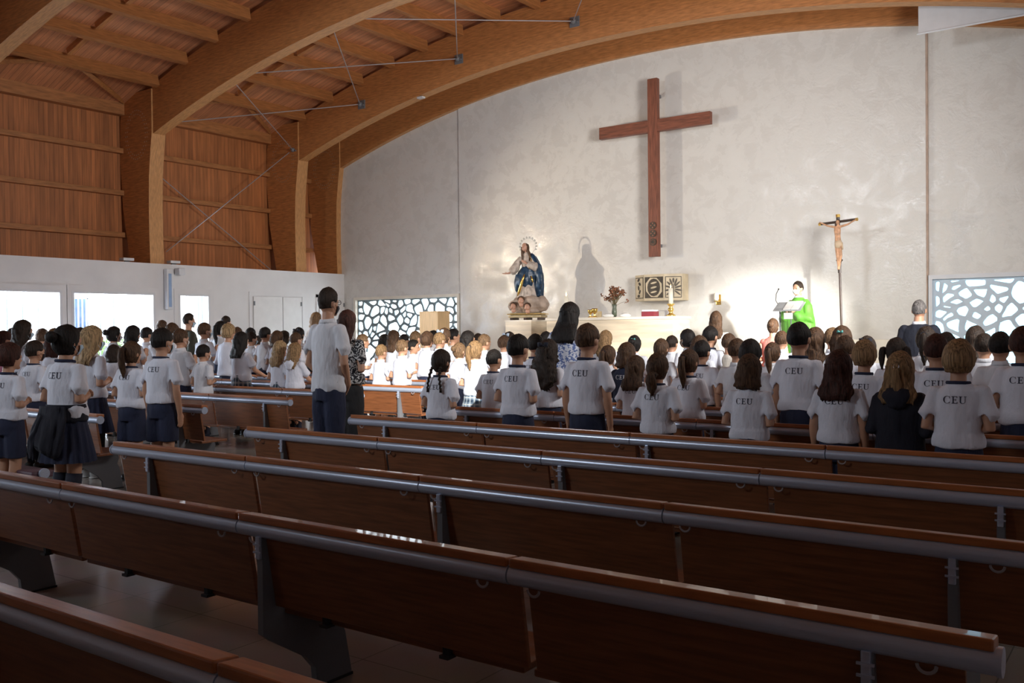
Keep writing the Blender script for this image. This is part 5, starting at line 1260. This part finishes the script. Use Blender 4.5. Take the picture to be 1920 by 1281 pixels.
use('face_mask', get(('mask','man','w'), lambda: build_mask('man', C_MASKW, 'face_mask')), t)
use('shoes', get(('shoe','man','b'), lambda: build_shoes('man', C_SHOEB, 'shoes')), t)
# ---- polychrome statue of a standing lady on clouds
sx = aty(990, 600, 16.0).x; zb = DZ+1.11
t = thing('madonna_statue', 'painted wooden statue of a robed lady in blue mantle with a ring of stars', 'statue', (sx, 16.0, zb), R(196))
ks = 1.0
ROBE = mat('statue_robe', (.47,.40,.35), .5, var=.16, scale=14); MANT = mat('statue_mantle', (.012,.040,.085), .35, var=.25, scale=9); CLOUD = mat('statue_cloud', (.42,.33,.27), .6, var=.15, scale=6); SSK = mat('statue_skin', (.50,.28,.20), .4, var=.05); SHR = mat('statue_hair', (.08,.04,.02), .5, var=.2)
bm = bmesh.new(); box(bm, -.36, .36, -.22, .22, .05, .10, bev=.008); box(bm, -.33, .33, -.20, .20, .10, .15, bev=.01); b_ = obj('gilded_base', bm, M['old_gold'], t)
bm = bmesh.new(); box(bm, -.38, .38, -.24, .24, .115, .135, bev=.006); obj('gold_moulding', bm, M['gold'], b_)
for g in (-.3, 0, .3):
    bm = bmesh.new(); box(bm, g-.03, g+.03, -.2, .2, 0, .05); obj('foot', bm, M['dark_wood'], b_)
bm = bmesh.new()
for c, r in [((0,0,.30),(.36,.24,.16)),((.27,0,.30),(.17,.17,.13)),((-.27,0,.33),(.19,.18,.16)),((-.10,.1,.40),(.20,.16,.12)),((.12,.08,.40),(.18,.15,.10)),((-.32,.02,.42),(.10,.10,.09)),((0,0,.20),(.31,.2,.10))]: ball(bm, c, r)
me = fuse('cloud', bm, .013, .6, 3, [CLOUD]); wrinkle(me, .016, .15, .45, 2, 12); cl = use('cloud', me, t)
for (x, y, z) in ((.06,.26,.41),(.24,.24,.29),(-.08,.27,.27)):
    bm = bmesh.new(); ball(bm, (x,y,z), (.060,.062,.070)); ball(bm, (x,y+.06,z-.008), (.013,.013,.012)); ball(bm, (x-.03,y+.03,z-.03), .03); ball(bm, (x+.03,y+.03,z-.03), .03); ball(bm, (x,y-.01,z-.09), (.05,.04,.05))
    h_ = use('cherub_head', fuse('cherub_head', bm, .007, 1, 2, [SSK]), t)
    bm = bmesh.new(); ball(bm, (x,y-.018,z+.02), (.068,.062,.065))
    for a in range(7): ball(bm, (x+.064*math.cos(a*.52), y-.005, z+.02+.055*math.sin(a*.52)), .020, u=8, v=6)
    obj('hair', bm, SHR, h_, sm=True)
# robe: S-curved draped body
def st_tube(bm, prof, seg=30): tube(bm, [p for p, r in prof], [r for p, r in prof], seg, up=(0,1,0))
bm = bmesh.new()
st_tube(bm, [((.02,.02,.42),(.23,.17)),((.02,.02,.60),(.21,.155)),((.0,.01,.85),(.175,.13)),((-.01,0,1.05),(.135,.105)),((-.01,0,1.20),(.13,.10)),((.0,0,1.31),(.14,.085)),((.01,0,1.37),(.08,.06)),((.015,.005,1.42),(.042,.042))])
# outstretched right arm (viewer's left) and hand to the chest
tube(bm, [(.12,0,1.31),(.21,.03,1.20),(.27,.06,1.08),(.31,.09,1.02),(.33,.10,1.00)], [(.06,.06),(.075,.075),(.10,.085),(.11,.085),(.085,.07)], 16)
tube(bm, [(-.11,0,1.31),(-.20,.03,1.16),(-.19,.10,1.10),(-.10,.15,1.15),(-.06,.155,1.17)], [(.06,.06),(.085,.08),(.095,.085),(.075,.07),(.055,.05)], 16)
me = fuse('robe', bm, .010, .7, 4, [ROBE]); wrinkle(me, .022, .42, 1.25, 6, 15, .25); use('robe', me, t)
bm = bmesh.new()
tube(bm, [(.34,.11,1.0),(.39,.13,.985)], [.024,.020], 10); add_hand(bm, Vector((.39,.13,.985)), Vector((.9,.3,-.05)).normalized(), Vector((0,.3,.95)).normalized(), 1, .95, .1)
tube(bm, [(-.05,.16,1.17),(.0,.155,1.195)], [.022,.02], 10); add_hand(bm, Vector((-.01,.15,1.19)), Vector((.85,0,.5)).normalized(), Vector((0,-1,0)), -1, .85, .1)
tube(bm, [(.012,0,1.36),(.02,.008,1.41),(.028,.02,1.47)], [.045,.036,.036], 12)
hc = Vector((.04,.03,1.535)); hrot = Matrix.Rotation(.25, 3, 'Y')
ball(bm, hc, (.062,.072,.088), rot=hrot); ball(bm, hc+Vector((.012,.025,-.03)), (.048,.052,.058)); tube(bm, [hc+Vector((.002,.068,.01)), hc+Vector((.008,.088,-.022)), hc+Vector((.010,.070,-.028))], [.008,.012,.009], 8); ball(bm, hc+Vector((.014,.062,-.066)), .018)
use('head_and_hands', fuse('head_and_hands', bm, .006, .7, 2, [SSK]), t)
bm = bmesh.new()
tube(bm, [hc+Vector((0,-.005,.075)), hc+Vector((-.004,-.012,.04)), hc+Vector((-.008,-.03,-.02)), hc+Vector((-.01,-.035,-.09)), (.0,-.03,1.36), (.0,-.05,1.26)], [(.03,.035),(.072,.068),(.078,.062),(.072,.055),(.085,.05),(.06,.03)], 20, up=(0,1,0))
for g in (-1, 1): tube(bm, [hc+Vector((g*.062,.01,.0)), hc+Vector((g*.066,.01,-.09)), (g*.085+.01,.055,1.34), (g*.075,.09,1.24)], [(.018,.03),(.022,.028),(.026,.022),(.012,.01)], 10)
obj('hair', bm, SHR, t, sm=True)
# mantle: over the shoulders, around the hips
bm = bmesh.new()
st_tube(bm, [((-.07,-.07,.46),(.22,.13)),((-.09,-.07,.70),(.25,.14)),((-.09,-.06,.95),(.24,.135)),((-.06,-.05,1.15),(.20,.115)),((-.03,-.035,1.30),(.165,.085)),((-.01,-.03,1.38),(.09,.05))])
st_tube(bm, [((.06,.06,.70),(.17,.12)),((.03,.055,.84),(.205,.14)),((.0,.04,.96),(.195,.135)),((-.01,.03,1.07),(.155,.115)),((-.01,.02,1.11),(.12,.09))])
tube(bm, [(.17,.05,.95),(.19,.05,.78),(.19,.06,.62),(.15,.08,.50)], [(.07,.09),(.085,.10),(.07,.08),(.03,.04)], 14)
tube(bm, [(-.10,.0,1.34),(-.17,.03,1.26),(-.24,.05,1.12),(-.26,.05,.95),(-.25,.05,.7),(-.22,.03,.5)], [(.05,.06),(.06,.06),(.06,.08),(.07,.10),(.07,.09),(.04,.06)], 14)
me = fuse('mantle', bm, .010, .7, 3, [MANT]); wrinkle(me, .024, .45, 1.25, 9, 13, .4); mo = use('mantle', me, t)
bm = bmesh.new(); tube(bm, [(.0,.20,.95),(.03,.215,.86),(.08,.205,.72),(.13,.18,.60),(.17,.15,.50)], [(.012,.012),(.024,.014),(.032,.016),(.030,.016),(.018,.012)], 8, up=(0,1,0)); tube(bm, [(-.13,.16,.92),(-.16,.17,.84),(-.17,.16,.78)], [(.012,.01),(.018,.012),(.01,.01)], 8, up=(0,1,0)); tube(bm, [(-.09,.10,1.33),(-.13,.13,1.25),(-.10,.19,1.06)], [.008,.010,.008], 6)
obj('gold_hem', bm, M['gold'], mo, sm=True)
bm = bmesh.new(); pts = [hc+Vector((-.045+.165*math.sin(a), -.07, .02+.165*math.cos(a))) for a in [2*math.pi*i/40 for i in range(41)]]
tube(bm, pts, .0028, 5); ha = obj('halo_ring', bm, M['silver'], t)
for i in range(12):
    a = R(-112+i*224/11); c = hc+Vector((-.045+.185*math.sin(a), -.07, .02+.185*math.cos(a))); bm = bmesh.new(); vs = []
    for sgn in (-.006, .006):
        vs.append([bm.verts.new(c+Vector((rr*math.sin(j*math.pi/5), sgn, rr*math.cos(j*math.pi/5)))) for j in range(10) for rr in [(.026 if j % 2 == 0 else .012)]])
    bm.faces.new(vs[0]); bm.faces.new(vs[1][::-1])
    for j in range(10): bm.faces.new((vs[0][j], vs[1][j], vs[1][(j+1)%10], vs[0][(j+1)%10]))
    obj('star', bm, M['silver'], ha)
for hgt, lb in sorted(LOG): 
    if not 1.08 < hgt < 1.52: print('HEIGHT', hgt, lb)
# ================================================================ light
def area(name, loc, aim, size, size_y, power, col=(1,1,1), spread=180):
    l = bpy.data.lights.new(name, 'AREA'); l.shape = 'RECTANGLE'; l.size = size; l.size_y = size_y; l.energy = power; l.color = col; l.spread = R(spread)
    o = bpy.data.objects.new(name, l); COL.objects.link(o); o.location = loc
    d = Vector(aim)-Vector(loc); o.rotation_euler = d.to_track_quat('-Z', 'Y').to_euler(); return o
def spot(name, loc, aim, power, ang, blend=.3, rad=.1, col=(1,1,1)):
    l = bpy.data.lights.new(name, 'SPOT'); l.energy = power; l.spot_size = R(ang); l.spot_blend = blend; l.shadow_soft_size = rad; l.color = col
    o = bpy.data.objects.new(name, l); COL.objects.link(o); o.location = loc
    d = Vector(aim)-Vector(loc); o.rotation_euler = d.to_track_quat('-Z', 'Y').to_euler(); return o
w = bpy.data.worlds.new('sky'); bpy.context.scene.world = w; w.use_nodes = True
w.node_tree.nodes['Background'].inputs[0].default_value = (.86,.93,1,1); w.node_tree.nodes['Background'].inputs[1].default_value = 2.6
# daylight entering the left windows
for i, (a, b) in enumerate(WINS):
    area('window_daylight', (XW-.9, (a+b)/2, 1.8), (XW+5, (a+b)/2, 1.35), b-a, 1.5, (34 if i < 2 else 130)*(b-a), (.74,.86,1))
area('lattice_daylight', ((XL0+XL1)/2, YF+.6, 1.7), ((XL0+XL1)/2+2, YF-6, 1.0), 3.2, 1.6, 40, (.92,.96,1), 140)
# added soft area lamps at the right wall, filling the sanctuary and the roof
area('right_fill_light', (XR-.1, 9.6, 3.4), (-8.5, 17, 2.2), 3.2, 1.4, 330, (1,.975,.94), 100)
area('right_fill_light', (XR-.1, 9.6, 4.6), (-16, 11, 5.6), 3.2, 1.0, 230, (1,.97,.94), 120)
# gallery window high in the rear wall, mirrored by the polished stucco
area('rear_window_daylight', (-9.2, YB+.1, 5.9), (-5.2, 17, 3.6), 2.6, 1.5, 170, (.86,.93,1), 85)
# sun beams
spot('sun_beam', (.75, 1.1, 5.4), (-8.8, 9.9, .70), 15000, 12, .35, .08, (1,.96,.88))
spot('sun_beam', (XR-.2, 10.3, 2.9), (-6.3, 17, 1.4), 7500, 17, 1.0, .08, (1,.98,.92))
spot('sun_beam', (XR-.2, 8.3, 3.0), (-7.3, 15.1, .95), 8500, 13, .7, .08, (1,.96,.88))
spot('statue_light', (XW+.5, 9.4, 3.3), (-9.4, 16.6, 2.7), 1250, 52, .8, .05, (1,.84,.62))
sc_ = bpy.context.scene
sc_.view_settings.view_transform = 'Standard'; sc_.view_settings.look = 'None'; sc_.view_settings.exposure = .1; sc_.view_settings.gamma = 1
sc_.cycles.use_denoising = True; sc_.cycles.max_bounces = 7; sc_.cycles.diffuse_bounces = 4; sc_.cycles.glossy_bounces = 3; sc_.cycles.transparent_max_bounces = 8; sc_.cycles.sample_clamp_indirect = 6
